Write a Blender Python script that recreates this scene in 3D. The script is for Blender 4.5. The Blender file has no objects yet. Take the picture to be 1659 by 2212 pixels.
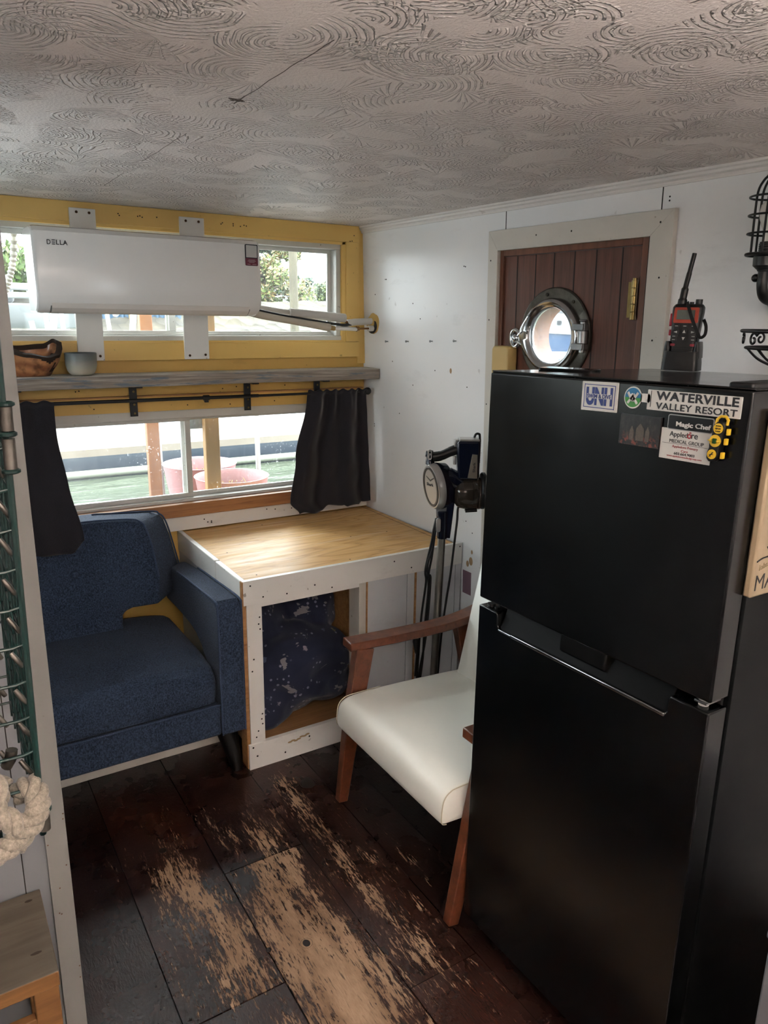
import bpy, bmesh, math, random
from mathutils import Matrix, Vector, noise, Quaternion
random.seed(7)
S = bpy.context.scene
COL = S.collection
R = math.radians
PI = math.pi

# ---------------------------------------------------------------- colour / materials
def lin(c):
    if isinstance(c, str):
        c = c.lstrip('#'); c = [int(c[i:i + 2], 16) / 255 for i in (0, 2, 4)]
    return tuple((v / 12.92 if v <= .04045 else ((v + .055) / 1.055) ** 2.4) for v in c[:3]) + (1.0,)

class N:
    """small node-graph helper"""
    def __init__(s, name):
        s.m = bpy.data.materials.new(name); s.m.use_nodes = True
        s.t = s.m.node_tree; s.t.nodes.clear()
        s.out = s.t.nodes.new('ShaderNodeOutputMaterial')
        s.b = s.t.nodes.new('ShaderNodeBsdfPrincipled')
        s.t.links.new(s.b.outputs[0], s.out.inputs[0])
        s.tc = s.t.nodes.new('ShaderNodeTexCoord')
    def n(s, typ, **kw):
        o = s.t.nodes.new('ShaderNode' + typ)
        for k, v in kw.items():
            if k in o.inputs: s.set(o.inputs[k], v)
            else: setattr(o, k, v)
        return o
    def set(s, inp, v):
        if isinstance(v, bpy.types.NodeSocket): s.t.links.new(v, inp)
        elif isinstance(v, bpy.types.Node): s.t.links.new(v.outputs[0], inp)
        else: inp.default_value = v
    def p(s, **kw):
        names = dict(col='Base Color', rough='Roughness', metal='Metallic', spec='Specular IOR Level', trans='Transmission Weight',
                     alpha='Alpha', coat='Coat Weight', coatr='Coat Roughness', sheen='Sheen Weight', ior='IOR', normal='Normal',
                     emit='Emission Color', emits='Emission Strength', sss='Subsurface Weight')
        for k, v in kw.items(): s.set(s.b.inputs[names[k]], v)
        return s
    def map(s, scale=(1, 1, 1), rot=(0, 0, 0), loc=(0, 0, 0)):
        m = s.n('Mapping'); m.inputs['Scale'].default_value = scale; m.inputs['Rotation'].default_value = rot; m.inputs['Location'].default_value = loc
        s.t.links.new(s.tc.outputs['Object'], m.inputs[0]); return m.outputs[0]
    def noise(s, scale, vec=None, detail=4, rough=.55, dist=0):
        o = s.n('TexNoise', Scale=scale, Detail=detail, Roughness=rough, Distortion=dist)
        s.t.links.new(vec if vec is not None else s.tc.outputs['Object'], o.inputs['Vector']); return o.outputs['Fac']
    def ramp(s, fac, stops, interp='LINEAR'):
        o = s.n('ValToRGB'); s.set(o.inputs[0], fac); r = o.color_ramp; r.interpolation = interp
        while len(r.elements) < len(stops): r.elements.new(.5)
        for e, (q, c) in zip(r.elements, stops):
            e.position = q; e.color = lin(c) if isinstance(c, str) else (c, c, c, 1) if not isinstance(c, tuple) else c
        return o.outputs[0]
    def mix(s, fac, a, b, mode='MIX'):
        o = s.n('MixRGB', blend_type=mode); s.set(o.inputs[0], fac)
        for i, v in ((1, a), (2, b)): s.set(o.inputs[i], lin(v) if isinstance(v, str) else v)
        return o.outputs[0]
    def math(s, op, a, b=None, clamp=False):
        o = s.n('Math', operation=op, use_clamp=clamp); s.set(o.inputs[0], a)
        if b is not None: s.set(o.inputs[1], b)
        return o.outputs[0]
    def bump(s, h, strength=.3, dist=.002, normal=None):
        o = s.n('Bump'); s.set(o.inputs['Height'], h); o.inputs['Strength'].default_value = strength; o.inputs['Distance'].default_value = dist
        if normal is not None: s.set(o.inputs['Normal'], normal)
        return o.outputs[0]

MATS = {}
def plain(name, c, rough=.5, metal=0., var=.06, vscale=6, bump=0., bscale=40, **kw):
    """solid colour with a slight procedural mottling and an optional fine bump"""
    if name in MATS: return MATS[name]
    g = N(name)
    c = lin(c)
    d = tuple(max(0, v * (1 - var * 2.2)) for v in c[:3]) + (1,)
    g.p(col=g.mix(g.noise(vscale, detail=5), d, c), rough=rough, metal=metal, **kw)
    if bump: g.p(normal=g.bump(g.noise(bscale, detail=3), bump, .003))
    MATS[name] = g.m; return g.m

# ---------------------------------------------------------------- mesh building
def ident(v): return v
class B:
    """collects shapes into one mesh; xf bends every vertex into place"""
    def __init__(s, xf=None):
        s.bm = bmesh.new(); s.xf = xf or ident; s.mi = 0; s.M = Matrix.Identity(4)
    def v(s, co):
        return s.bm.verts.new(s.xf(s.M @ Vector(co)))
    def f(s, vs):
        try:
            f = s.bm.faces.new(vs); f.material_index = s.mi; return f
        except ValueError: return None
    def hexa(s, p):            # 8 points: bottom 4, top 4
        v = [s.v(q) for q in p]
        for q in ((3, 2, 1, 0), (4, 5, 6, 7), (0, 1, 5, 4), (1, 2, 6, 5), (2, 3, 7, 6), (3, 0, 4, 7)): s.f([v[i] for i in q])
        return s
    def box(s, x0, x1, y0, y1, z0, z1):
        return s.hexa([(x0, y0, z0), (x1, y0, z0), (x1, y1, z0), (x0, y1, z0), (x0, y0, z1), (x1, y0, z1), (x1, y1, z1), (x0, y1, z1)])
    def loft(s, rings, closed=True, caps=True, wrap=False):
        vs = [[s.v(p) for p in r] for r in rings]
        n = len(vs[0]); m = len(vs)
        for i in range(m if wrap else m - 1):
            a, b = vs[i], vs[(i + 1) % m]
            for j in range(n if closed else n - 1):
                k = (j + 1) % n; s.f([a[j], a[k], b[k], b[j]])
        if caps and not wrap and closed:
            s.f(list(reversed(vs[0]))); s.f(vs[-1])
        return s
    def tube(s, pts, r, n=10, closed=False, caps=True, squash=None):
        pts = [Vector(p) for p in pts]; m = len(pts); rings = []
        up = None
        for i, p in enumerate(pts):
            if closed: t = pts[(i + 1) % m] - pts[i - 1]
            else: t = pts[min(i + 1, m - 1)] - pts[max(i - 1, 0)]
            t.normalize()
            if up is None:
                up = Vector((0, 0, 1)) if abs(t.z) < .9 else Vector((1, 0, 0))
            a = up - t * up.dot(t)
            if a.length < 1e-5: a = t.orthogonal()
            a.normalize(); b = t.cross(a); up = a
            rr = r[i] if isinstance(r, (list, tuple)) else r
            sq = squash or (1, 1)
            rings.append([p + a * (math.cos(2 * PI * k / n) * rr * sq[0]) + b * (math.sin(2 * PI * k / n) * rr * sq[1]) for k in range(n)])
        return s.loft(rings, True, caps, wrap=closed)
    def cyl(s, p0, p1, r0, r1=None, n=24):
        return s.tube([p0, p1], [r0, r0 if r1 is None else r1], n)
    def lathe(s, prof, c=(0, 0, 0), axis='Z', n=40, caps=True):
        c = Vector(c); rings = []
        for r, h in prof:
            ring = []
            for k in range(n):
                a = 2 * PI * k / n; x, y = math.cos(a) * r, math.sin(a) * r
                ring.append(c + (Vector((x, y, h)) if axis == 'Z' else Vector((h, x, y)) if axis == 'X' else Vector((y, h, x)) if axis == 'Y' else axis @ Vector((x, y, h))))
            rings.append(ring)
        return s.loft(rings, True, caps)
    def prism(s, poly, axis, a, b):  # poly in the two remaining axes
        def P(q, h): return (h, q[0], q[1]) if axis == 'X' else (q[0], h, q[1]) if axis == 'Y' else (q[0], q[1], h)
        return s.loft([[P(q, a) for q in poly], [P(q, b) for q in poly]])
    def sphere(s, c, r, n=20, m=12):
        c = Vector(c); r = (r, r, r) if not isinstance(r, (tuple, list)) else r
        rings = []
        for i in range(1, m):
            t = PI * i / m
            rings.append([c + Vector((r[0] * math.sin(t) * math.cos(2 * PI * k / n), r[1] * math.sin(t) * math.sin(2 * PI * k / n), -r[2] * math.cos(t))) for k in range(n)])
        vs = [[s.v(p) for p in q] for q in rings]
        for a, b in zip(vs, vs[1:]):
            for j in range(n): s.f([a[j], a[(j + 1) % n], b[(j + 1) % n], b[j]])
        bt = s.v(c - Vector((0, 0, r[2]))); tp = s.v(c + Vector((0, 0, r[2])))
        for j in range(n):
            s.f([bt, vs[0][(j + 1) % n], vs[0][j]]); s.f([tp, vs[-1][j], vs[-1][(j + 1) % n]])
        return s
    def grid(s, fn, nu, nv, closed=False):
        vs = [[s.v(fn(i / nu, j / nv)) for i in range(nu + (0 if closed else 1))] for j in range(nv + 1)]
        L = len(vs[0])
        for j in range(nv):
            for i in range(L if closed else L - 1):
                s.f([vs[j][i], vs[j][(i + 1) % L], vs[j + 1][(i + 1) % L], vs[j + 1][i]])
        return s
    def torus(s, c, Rr, r, axis='Z', n=40, m=10):
        c = Vector(c); pts = []
        for k in range(n):
            a = 2 * PI * k / n; x, y = math.cos(a) * Rr, math.sin(a) * Rr
            pts.append(c + (Vector((x, y, 0)) if axis == 'Z' else Vector((0, x, y)) if axis == 'X' else Vector((x, 0, y))))
        return s.tube(pts, r, m, closed=True)

def wmat(o):
    m = o.matrix_basis.copy()
    return wmat(o.parent) @ m if o.parent else m

def done(b, name, mat, parent=None, bevel=0, seg=2, angle=40, smooth=True, sub=0, solid=0):
    """link the collected shapes as one mesh object"""
    bmesh.ops.recalc_face_normals(b.bm, faces=b.bm.faces[:])
    me = bpy.data.meshes.new(name); b.bm.to_mesh(me); b.bm.free()
    for m in (mat if isinstance(mat, (list, tuple)) else [mat]): me.materials.append(m)
    o = bpy.data.objects.new(name, me); COL.objects.link(o)
    if parent:
        o.parent = parent; me.transform(wmat(parent).inverted())
    else:
        xs = [v.co for v in me.vertices]
        c = Vector(((min(v.x for v in xs) + max(v.x for v in xs)) / 2, (min(v.y for v in xs) + max(v.y for v in xs)) / 2, min(v.z for v in xs)))
        me.transform(Matrix.Translation(-c)); o.location = c
    if smooth:
        for p in me.polygons: p.use_smooth = True
        me.set_sharp_from_angle(angle=R(angle))
    if solid:
        md = o.modifiers.new('thickness', 'SOLIDIFY'); md.thickness = solid; md.offset = 0
    if bevel:
        md = o.modifiers.new('bevel', 'BEVEL'); md.width = bevel; md.segments = seg; md.limit_method = 'ANGLE'; md.angle_limit = R(35)
        md.harden_normals = False
    if sub:
        md = o.modifiers.new('sub', 'SUBSURF'); md.levels = sub; md.render_levels = sub
    return o

def tag(o, label, cat, group=None, kind=None):
    o['label'] = label; o['category'] = cat
    if group: o['group'] = group
    if kind: o['kind'] = kind
    return o
def lab(o, label): o['label'] = label; return o
def struct(o): o['kind'] = 'structure'; return o
def thing(name, loc, label, cat, group=None):
    o = bpy.data.objects.new(name, None); COL.objects.link(o); o.location = loc; o.empty_display_size = .05
    return tag(o, label, cat, group)

def text(s, org, xd, ud, w, h, mat, parent, name='lettering', depth=.0004, bold=0, shear=0, xf=None, space=1.0):
    """raised lettering fitted into a w x h box whose lower left corner is org"""
    cu = bpy.data.curves.new(name, 'FONT'); cu.body = s; cu.size = 1; cu.extrude = .01; cu.offset = bold; cu.shear = shear; cu.space_character = space
    cu.align_x = 'CENTER' if '\n' in s else 'LEFT'
    t = bpy.data.objects.new(name, cu); COL.objects.link(t)
    dg = bpy.context.evaluated_depsgraph_get(); dg.update()
    me = bpy.data.meshes.new_from_object(t.evaluated_get(dg)); bpy.data.objects.remove(t); bpy.data.curves.remove(cu)
    me.name = name
    x = [v.co.x for v in me.vertices]; y = [v.co.y for v in me.vertices]
    x0, x1, y0, y1 = min(x), max(x), min(y), max(y)
    org, xd, ud = Vector(org), Vector(xd).normalized(), Vector(ud).normalized(); nd = xd.cross(ud)
    for v in me.vertices:
        q = org + xd * ((v.co.x - x0) / (x1 - x0) * w) + ud * ((v.co.y - y0) / (y1 - y0) * h) + nd * (v.co.z / .01 * depth)
        v.co = xf(q) if xf else q
    me.materials.clear(); me.materials.append(mat)
    o = bpy.data.objects.new(name, me); COL.objects.link(o)
    o.parent = parent; me.transform(wmat(parent).inverted())
    return o

def copy_tree(o, parent=None):
    c = o.copy(); COL.objects.link(c); c.parent = parent
    for ch in list(o.children): copy_tree(ch, c)
    return c

def smooth(a, b, x):
    t = max(0., min(1., (x - a) / (b - a))); return t * t * (3 - 2 * t)
def lerp(a, b, t): return a + (b - a) * t
def rrect(cx, cy, w, h, r, n=5):
    pts = []
    for qx, qy, a0 in ((1, 1, 0), (-1, 1, 90), (-1, -1, 180), (1, -1, 270)):
        for k in range(n + 1):
            a = R(a0 + 90 * k / n); pts.append((cx + qx * (w / 2 - r) + r * math.cos(a), cy + qy * (h / 2 - r) + r * math.sin(a)))
    return pts
def catmull(pts, per=8):
    pts = [Vector(p) for p in pts]; out = []
    for i in range(len(pts) - 1):
        p0 = pts[max(i - 1, 0)]; p1 = pts[i]; p2 = pts[i + 1]; p3 = pts[min(i + 2, len(pts) - 1)]
        for k in range(per):
            t = k / per
            out.append(.5 * ((2 * p1) + (p2 - p0) * t + (2 * p0 - 5 * p1 + 4 * p2 - p3) * t * t + (3 * p1 - p0 - 3 * p2 + p3) * t ** 3))
    out.append(pts[-1]); return out

# the right-hand wall leans a little: a point (distance off the wall, y, z) -> world
def W(v): return Vector((1.80 - .034 * (v[1] - 2.256) - .029 * (v[2] - .726) - v[0], v[1], v[2]))
# the refrigerator stands slightly out of level
def FR(v): return Vector((v[0], v[1], v[2] + .0195 * (1.288 - v[1])))

# ---------------------------------------------------------------- materials
def m_ceiling():
    g = N('stomped_ceiling_paint')
    vec = g.map()
    def layer(scale, loc, ringf, rayf, wobble):
        v0 = g.map((1, 1, 1), loc=loc)
        wob = g.n('TexNoise', Scale=7, Detail=2); g.t.links.new(v0, wob.inputs['Vector'])
        add = g.n('VectorMath', operation='MULTIPLY_ADD'); g.t.links.new(wob.outputs['Color'], add.inputs[0]); add.inputs[1].default_value = (wobble, wobble, 0); g.t.links.new(v0, add.inputs[2])
        vo = g.n('TexVoronoi', Scale=scale, Randomness=.9, voronoi_dimensions='2D'); g.t.links.new(add.outputs[0], vo.inputs['Vector'])
        sub = g.n('VectorMath', operation='SUBTRACT'); g.t.links.new(add.outputs[0], sub.inputs[0]); g.t.links.new(vo.outputs['Position'], sub.inputs[1])
        xyz = g.n('SeparateXYZ'); g.t.links.new(sub.outputs[0], xyz.inputs[0])
        xyc = g.n('SeparateXYZ'); g.t.links.new(vo.outputs['Color'], xyc.inputs[0])
        ang = g.math('ARCTAN2', xyz.outputs[1], xyz.outputs[0])
        da = g.math('SUBTRACT', ang, g.math('MULTIPLY', xyc.outputs[0], 6.28))
        d = g.math('ADD', vo.outputs['Distance'], g.math('MULTIPLY', g.noise(22, v0, 2), .07))
        sect = g.ramp(g.math('ADD', g.math('COSINE', da), g.math('MULTIPLY', g.noise(16, v0, 2), .7)), [(.45, 0.), (.8, 1.)])
        rid = g.ramp(g.math('SINE', g.math('MULTIPLY', d, ringf)), [(.05, 0.), (.8, 1.)])
        ray = g.ramp(g.math('SINE', g.math('ADD', g.math('MULTIPLY', ang, rayf), g.math('MULTIPLY', g.noise(15, v0, 2), 5.))), [(.4, 0.), (.95, 1.)])
        pick = g.ramp(xyc.outputs[1], [(.70, 0.), (.72, 1.)])
        h = g.math('MULTIPLY', g.mix(pick, rid, ray), sect)
        brk = g.ramp(g.noise(38, v0, 3, .6), [(.34, .15), (.52, 1.)])
        return g.math('MULTIPLY', h, brk)
    h = g.math('MAXIMUM', layer(6.5, (0, 0, 0), 80., 26., .02), layer(7.5, (3.3, 1.7, 0), 74., 30., .02))
    h = g.math('MAXIMUM', h, g.math('MULTIPLY', layer(5.5, (7.1, 4.2, 0), 88., 24., .02), .9))
    h = g.math('ADD', h, g.math('MULTIPLY', g.noise(160, detail=3), .22))
    patch = g.ramp(g.noise(1.6, detail=4), [(.32, .55), (.6, 1.)])
    n1 = g.bump(g.math('MULTIPLY', h, patch), 1., .012)
    c = g.mix(g.noise(1.1, detail=6), '#d9d0cb', '#e6deda')
    g.p(col=c, rough=.5, normal=n1, spec=.4)
    return g.m

def m_floor():
    g = N('worn_painted_floorboards')
    att = g.n('Attribute', attribute_name='wear')
    att2 = g.n('Attribute', attribute_name='tone')
    v = g.map((84, 11, 1)); v2 = g.map((220, 42, 1)); v3 = g.map((15, 4, 1))
    s1 = g.noise(1., v, 8, .68, .9); s2 = g.noise(1., v2, 6, .65, .6); s3 = g.noise(1, v3, 5, .6)
    c0 = lambda n_, w_: g.math('MULTIPLY', g.math('SUBTRACT', n_, .5), w_)
    k = g.math('ADD', g.math('ADD', c0(s1, 1.25), c0(s2, 1.0)), g.math('ADD', c0(s3, .8), g.math('MULTIPLY', att.outputs['Fac'], .72)))
    mask = g.ramp(k, [(.40, 0.), (.455, 1.)])
    edge = g.ramp(k, [(.26, 0.), (.42, 1.)])
    paint = g.mix(g.noise(2.2, detail=5), '#1d100d', '#301a15')
    paint = g.mix(g.ramp(g.noise(3.1, g.map((1, .6, 1), loc=(3, 1, 0)), 4), [(.45, 0.), (.85, .6)]), paint, '#502818')
    paint = g.mix(att2.outputs['Fac'], paint, '#160b09')
    bare = g.mix(g.ramp(s3, [(.35, 0.), (.6, 1.)]), g.mix(s2, '#5f4631', '#8a6a4c'), g.mix(s2, '#80644a', '#bb9d80'))
    under = g.mix(.65, paint, '#4b2f1e')
    col = g.mix(mask, g.mix(edge, paint, under), bare)
    fine = g.noise(1., g.map((150, 14, 1)), 4, .6)
    col = g.mix(g.ramp(fine, [(.60, 0.), (.68, .7)]), col, '#20130d')
    # lengthwise scratches
    scr = g.ramp(g.noise(1., g.map((70, 18, 1), rot=(0, 0, .5)), 2, .5), [(.745, 0.), (.765, .55)])
    col = g.mix(scr, col, '#8a7158')
    rg = g.mix(mask, g.ramp(g.noise(9, detail=5), [(.2, .2), (.8, .36)]), (.62, .62, .62, 1))
    hb = g.math('SUBTRACT', g.math('MULTIPLY', g.noise(70, detail=4), .4), g.math('MULTIPLY', mask, .35))
    hb = g.math('ADD', hb, g.math('MULTIPLY', s2, .4))
    g.p(col=col, rough=rg, spec=.5, normal=g.bump(g.math('ADD', hb, g.math('MULTIPLY', g.noise(1., g.map((170, 60, 1)), 4, .6, .5), .45)), .5, .004))
    return g.m

def m_ply():
    g = N('plywood_face')
    v = g.map((.55, 4.2, 1), rot=(0, 0, R(-8)))
    n = g.noise(1.6, v, 3, .5, .5)
    w = g.math('FRACT', g.math('MULTIPLY', n, 15.))
    band = g.ramp(w, [(.0, '#bd8f55'), (.22, '#d2a56a'), (.6, '#dcb379'), (.94, '#d0a266'), (1., '#bd8f55')])
    fine = g.noise(1., g.map((8, 160, 1)), 4, .6)
    c = g.mix(g.ramp(fine, [(.42, 0.), (.72, .35)]), band, '#a87a45')
    c = g.mix(g.ramp(g.noise(2.3, detail=3), [(.5, 0.), (.8, .28)]), c, '#e3c294')
    c = g.mix(g.ramp(g.noise(1., g.map((3, 40, 1)), 4, .6), [(.6, 0.), (.68, .3)]), c, '#efe0c6')
    g.p(col=c, rough=g.ramp(g.noise(1., g.map((3, 26, 1)), 4), [(.35, .42), (.7, .62)]), spec=.35, normal=g.bump(g.math('ADD', fine, g.math('MULTIPLY', w, .5)), .3, .0012))
    return g.m

def m_wood(name, a, b, scale=(3, 40, 40), rough=.4, dark='#2a140c', knots=0, coat=.0, bump=.12):
    g = N(name)
    v = g.map(scale)
    n = g.noise(1., v, 6, .6, .35)
    c = g.ramp(n, [(.3, a), (.7, b)])
    c = g.mix(g.ramp(g.noise(1., g.map(tuple(q * 2.6 for q in scale)), 4), [(.56, 0.), (.7, .4)]), c, dark)
    g.p(col=c, rough=rough, normal=g.bump(n, bump, .0015), coat=coat, coatr=.15)
    return g.m

def m_paint(name, a, b, marks='#6b655c', rough=.45, amount=.6, bump=.18, scale=5.):
    """brushed house paint: faint mottling, scuffs and brush marks"""
    g = N(name)
    c = g.mix(g.noise(1.7, detail=6), a, b)
    sp = g.ramp(g.noise(scale * 9, detail=2, rough=.4), [(.74, 0.), (.78, amount)])
    c = g.mix(sp, c, marks)
    dirt = g.ramp(g.noise(scale, g.map((1, 1, 3)), 6, .7), [(.6, 0.), (.85, .3)])
    c = g.mix(dirt, c, marks)
    g.p(col=c, rough=rough, normal=g.bump(g.math('ADD', g.noise(30, g.map((1, 6, 1)), 4), g.math('MULTIPLY', g.noise(4, detail=3), 1.5)), bump, .002))
    return g.m

def m_fabric(name, a, b, scale=260, rough=.95, bump=.5, sheen=.06):
    g = N(name)
    w = g.noise(scale, g.map((1, 1, .7)), 3, .75)
    big = g.noise(5, detail=5)
    c = g.mix(g.ramp(w, [(.38, 0.), (.68, 1.)]), a, b)
    c = g.mix(g.ramp(big, [(.4, 0.), (.8, .25)]), c, b)
    g.p(col=c, rough=rough, sheen=sheen, spec=.2, normal=g.bump(w, bump, .0015))
    return g.m

def m_shelf():
    g = N('weathered_blue_shelf_wood')
    v = g.map((4, 60, 120))
    n = g.noise(1., v, 6, .6, .3)
    c = g.ramp(n, [(.3, '#6b6059'), (.55, '#938a80'), (.75, '#b6aea2')])
    blue = g.ramp(g.math('ADD', g.math('MULTIPLY', g.noise(1., g.map((5, 20, 45), loc=(1.3, 0, 0)), 6, .65), .75), g.math('MULTIPLY', n, .3)), [(.57, 0.), (.63, .8)])
    xyz = g.n('SeparateXYZ'); g.t.links.new(g.tc.outputs['Normal'], xyz.inputs[0])
    up = g.ramp(xyz.outputs[2], [(.3, 0.), (.8, 1.)])     # the upper face is paler and less blue
    c = g.mix(g.math('MULTIPLY', blue, g.math('SUBTRACT', .85, g.math('MULTIPLY', up, .8))), c, '#3f5c74')
    c = g.mix(g.math('MULTIPLY', up, .55), c, '#c3beb6')
    g.p(col=c, rough=.8, normal=g.bump(n, .4, .002))
    return g.m

def m_quilt():
    g = N('navy_print_comforter')
    base = g.mix(g.noise(7, detail=4), '#161b2f', '#242c48')
    vo = g.n('TexVoronoi', Scale=15, Randomness=1.); g.t.links.new(g.map(), vo.inputs['Vector'])
    d = g.math('ADD', vo.outputs['Distance'], g.math('MULTIPLY', g.noise(70, detail=3), .35))
    dot = g.ramp(d, [(.30, 1.), (.34, 0.)])
    pick = g.n('SeparateXYZ'); g.t.links.new(vo.outputs['Color'], pick.inputs[0])
    colr = g.ramp(pick.outputs[0], [(0., '#9a8f96'), (.3, '#77707a'), (.5, '#a87f93'), (.65, '#85815a'), (.8, '#5d6a85'), (1., '#b0a9a8')], 'CONSTANT')
    on = g.math('MULTIPLY', dot, g.ramp(pick.outputs[1], [(.26, 0.), (.28, 1.)]))
    c = g.mix(g.math('MULTIPLY', on, .72), base, colr)
    vo2 = g.n('TexVoronoi', Scale=44, Randomness=1.); g.t.links.new(g.map(), vo2.inputs['Vector'])
    d2 = g.ramp(vo2.outputs['Distance'], [(.2, 1.), (.26, 0.)])
    clus = g.ramp(g.noise(9, g.map(loc=(4, 2, 1)), 2), [(.50, 0.), (.54, 1.)])
    c = g.mix(g.math('MULTIPLY', g.math('MULTIPLY', d2, clus), .75), c, '#8d8da0')
    big = g.math('MULTIPLY', g.ramp(g.noise(7.5, g.map((1, 1, 1.9), rot=(0, .5, 0), loc=(2, 7, 3)), 3, .6, 1.2), [(.63, 0.), (.64, 1.)]), .8)
    c = g.mix(big, c, '#8f8b8c')
    g.p(col=c, rough=.9, sheen=.15, normal=g.bump(g.noise(300, detail=2), .15, .001))
    return g.m

def m_glass(name, haze=.05, drops=.0, tint=(.97, 1, .99, 1)):
    """thin window pane: see-through with a weak mirror reflection and a film of dirt and dried drops"""
    g = N(name); g.t.nodes.remove(g.b)
    tr = g.n('BsdfTransparent'); tr.inputs[0].default_value = tint
    gl = g.n('BsdfGlossy'); gl.inputs['Roughness'].default_value = .03
    fr = g.n('Fresnel'); fr.inputs[0].default_value = 1.35
    mx = g.n('MixShader'); g.set(mx.inputs[0], fr); g.t.links.new(tr.outputs[0], mx.inputs[1]); g.t.links.new(gl.outputs[0], mx.inputs[2])
    df = g.n('BsdfTranslucent'); df.inputs[0].default_value = (.85, .88, .88, 1)
    film = g.math('MULTIPLY', g.ramp(g.noise(3.5, g.map((1, 1, .5)), 5, .65), [(.3, .25), (.75, 1.)]), haze)
    sp = g.math('MULTIPLY', g.ramp(g.noise(150, detail=2), [(.66, 0.), (.70, 1.)]), drops)
    fac = g.math('ADD', film, g.math('MULTIPLY', sp, g.ramp(g.noise(4, detail=2), [(.4, 0.), (.6, 1.)])), True)
    m2 = g.n('MixShader'); g.set(m2.inputs[0], fac); g.t.links.new(mx.outputs[0], m2.inputs[1]); g.t.links.new(df.outputs[0], m2.inputs[2])
    g.t.links.new(m2.outputs[0], g.out.inputs[0])
    return g.m

def m_fridge(name, rough, dust=0., spec=.5):
    g = N(name)
    n = g.noise(7, detail=6, rough=.65)
    col = g.mix(g.ramp(g.noise(3, detail=4), [(.4, 0.), (.8, 1.)]), '#08090a', '#0d0e10')
    if dust:
        sp = g.ramp(g.noise(260, detail=2), [(.66, 0.), (.72, dust)])
        col = g.mix(sp, col, '#777674')
    g.p(col=col, rough=g.ramp(n, [(.3, rough), (.75, rough + .07)]), spec=spec, normal=g.bump(g.noise(2.3, detail=2), .05, .01))
    return g.m

def m_metal(name, a, b, rough=.25, scale=9):
    g = N(name)
    n = g.noise(scale, detail=6, rough=.65)
    g.p(col=g.ramp(n, [(.35, a), (.7, b)]), metal=1., rough=g.ramp(n, [(.3, rough + .18), (.7, rough)]))
    return g.m

MC = m_ceiling(); MF = m_floor(); MPLY = m_ply(); MSHELF = m_shelf(); MQ = m_quilt()
WALLW = m_paint('pale_grey_wall_paint', '#dcddde', '#e6e7e7', '#8f8b86', .33, .35, .12, 3.)
YEL = m_paint('ochre_yellow_paint', '#dcb561', '#e8c374', '#7d6128', .38, .5, .15)
YEL2 = m_paint('ochre_wall_paint', '#cba456', '#d8b264', '#6d5422', .5, .4, .15)
WHT = m_paint('white_trim_paint', '#dddcd7', '#e8e7e3', '#7a7266', .42, .7, .25)
CASE = m_paint('aged_white_casing_paint', '#bdb9b0', '#cdc9c1', '#837766', .4, .6, .3)
GREYP = m_paint('grey_white_panel_paint', '#c3c7cb', '#d0d3d7', '#85868a', .4, .3, .1)
ALU = m_paint('weathered_aluminium_frame', '#b9b8b2', '#cfcec8', '#6f6a60', .45, .8, .2, 8.)
DARKHOLE = plain('dark_hole', '#1d1510', .9)
RAWWOOD = m_wood('raw_pine_edge', '#96673c', '#b78a58', (6, 60, 60), .6, '#6b4323')
SILL = m_wood('stained_sill_wood', '#8a5a37', '#b07c50', (3, 40, 60), .42, '#5d3620', coat=.2)
DOORW = m_wood('mahogany_door_planks', '#4c2e25', '#6b4235', (60, 60, 3), .3, '#35190f', coat=.35)
JAMB = m_wood('mahogany_jamb', '#5d3626', '#774a36', (60, 60, 3), .35, '#40200f', coat=.2)
WALNUT = m_wood('reddish_brown_chair_wood', '#4f2a1a', '#74412a', (30, 30, 30), .3, '#341a0f', coat=.3, bump=.05)
LEATHER = plain('white_faux_leather', '#e9ebe3', .33, var=.015, bump=.12, bscale=55, spec=.5)
SEAM = plain('cream_stitching', '#c9c3ac', .7)
BLUE = m_fabric('navy_blue_upholstery', '#18202f', '#44536b')
BLUEP = m_fabric('navy_blue_piping', '#283449', '#4b5a75', 500)
BLACKW = plain('black_stained_wood', '#0c0b0b', .35)
CURT = m_fabric('charcoal_linen_curtain', '#1d1b20', '#2e2b31', 700, .95, .2, .3)
BLKMET = plain('black_powder_coated_metal', '#101113', .42)
BLKPL = plain('black_plastic', '#0d0d0e', .4)
ACW = plain('white_ac_plastic', '#e4e4e2', .16, var=.01)
INK = plain('black_printing_ink', '#131318', .5)
FOAM = plain('white_pipe_insulation', '#cfcbc4', .8, bump=.2, bscale=120)
COPPER = m_metal('copper_fittings', '#7a5536', '#a57b4e', .3)
FDOOR = m_fridge('satin_black_fridge_door', .17); FTOP = m_fridge('black_fridge_top', .13, .6); FSIDE = m_fridge('black_fridge_side', .33, 0., .1)
CHROME = m_metal('polished_chrome', '#b9bbbd', '#d6d8da', .07)
BRONZE = m_metal('dull_bronze_plate', '#4b4741', '#746f67', .32)
BRASS = m_metal('aged_brass', '#6a5936', '#8f7b50', .28)
STEEL = m_metal('brushed_steel', '#7f8183', '#a7a9ab', .3)
GLASS1 = m_glass('dusty_upper_window_glass', .012, .08)
GLASS2 = m_glass('rain_spotted_lower_window_glass', .035, .35)
GLASS3 = m_glass('clean_lower_window_glass', .010, .2)
GLASSP = m_glass('scratched_porthole_glass', .06, .3)
# ================================================================ the room
def nails(b, pts, axis='Y', r=.003, at=0., d=.0012):
    """small dark nail or screw holes let into a board's face (second material)"""
    b.mi = 1
    for (p, q) in pts:
        if axis == 'Y': b.cyl((p, at, q), (p, at - d, q), r, n=8)
        else: b.cyl((at, p, q), (at - d, p, q), r, n=8)
    b.mi = 0

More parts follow.
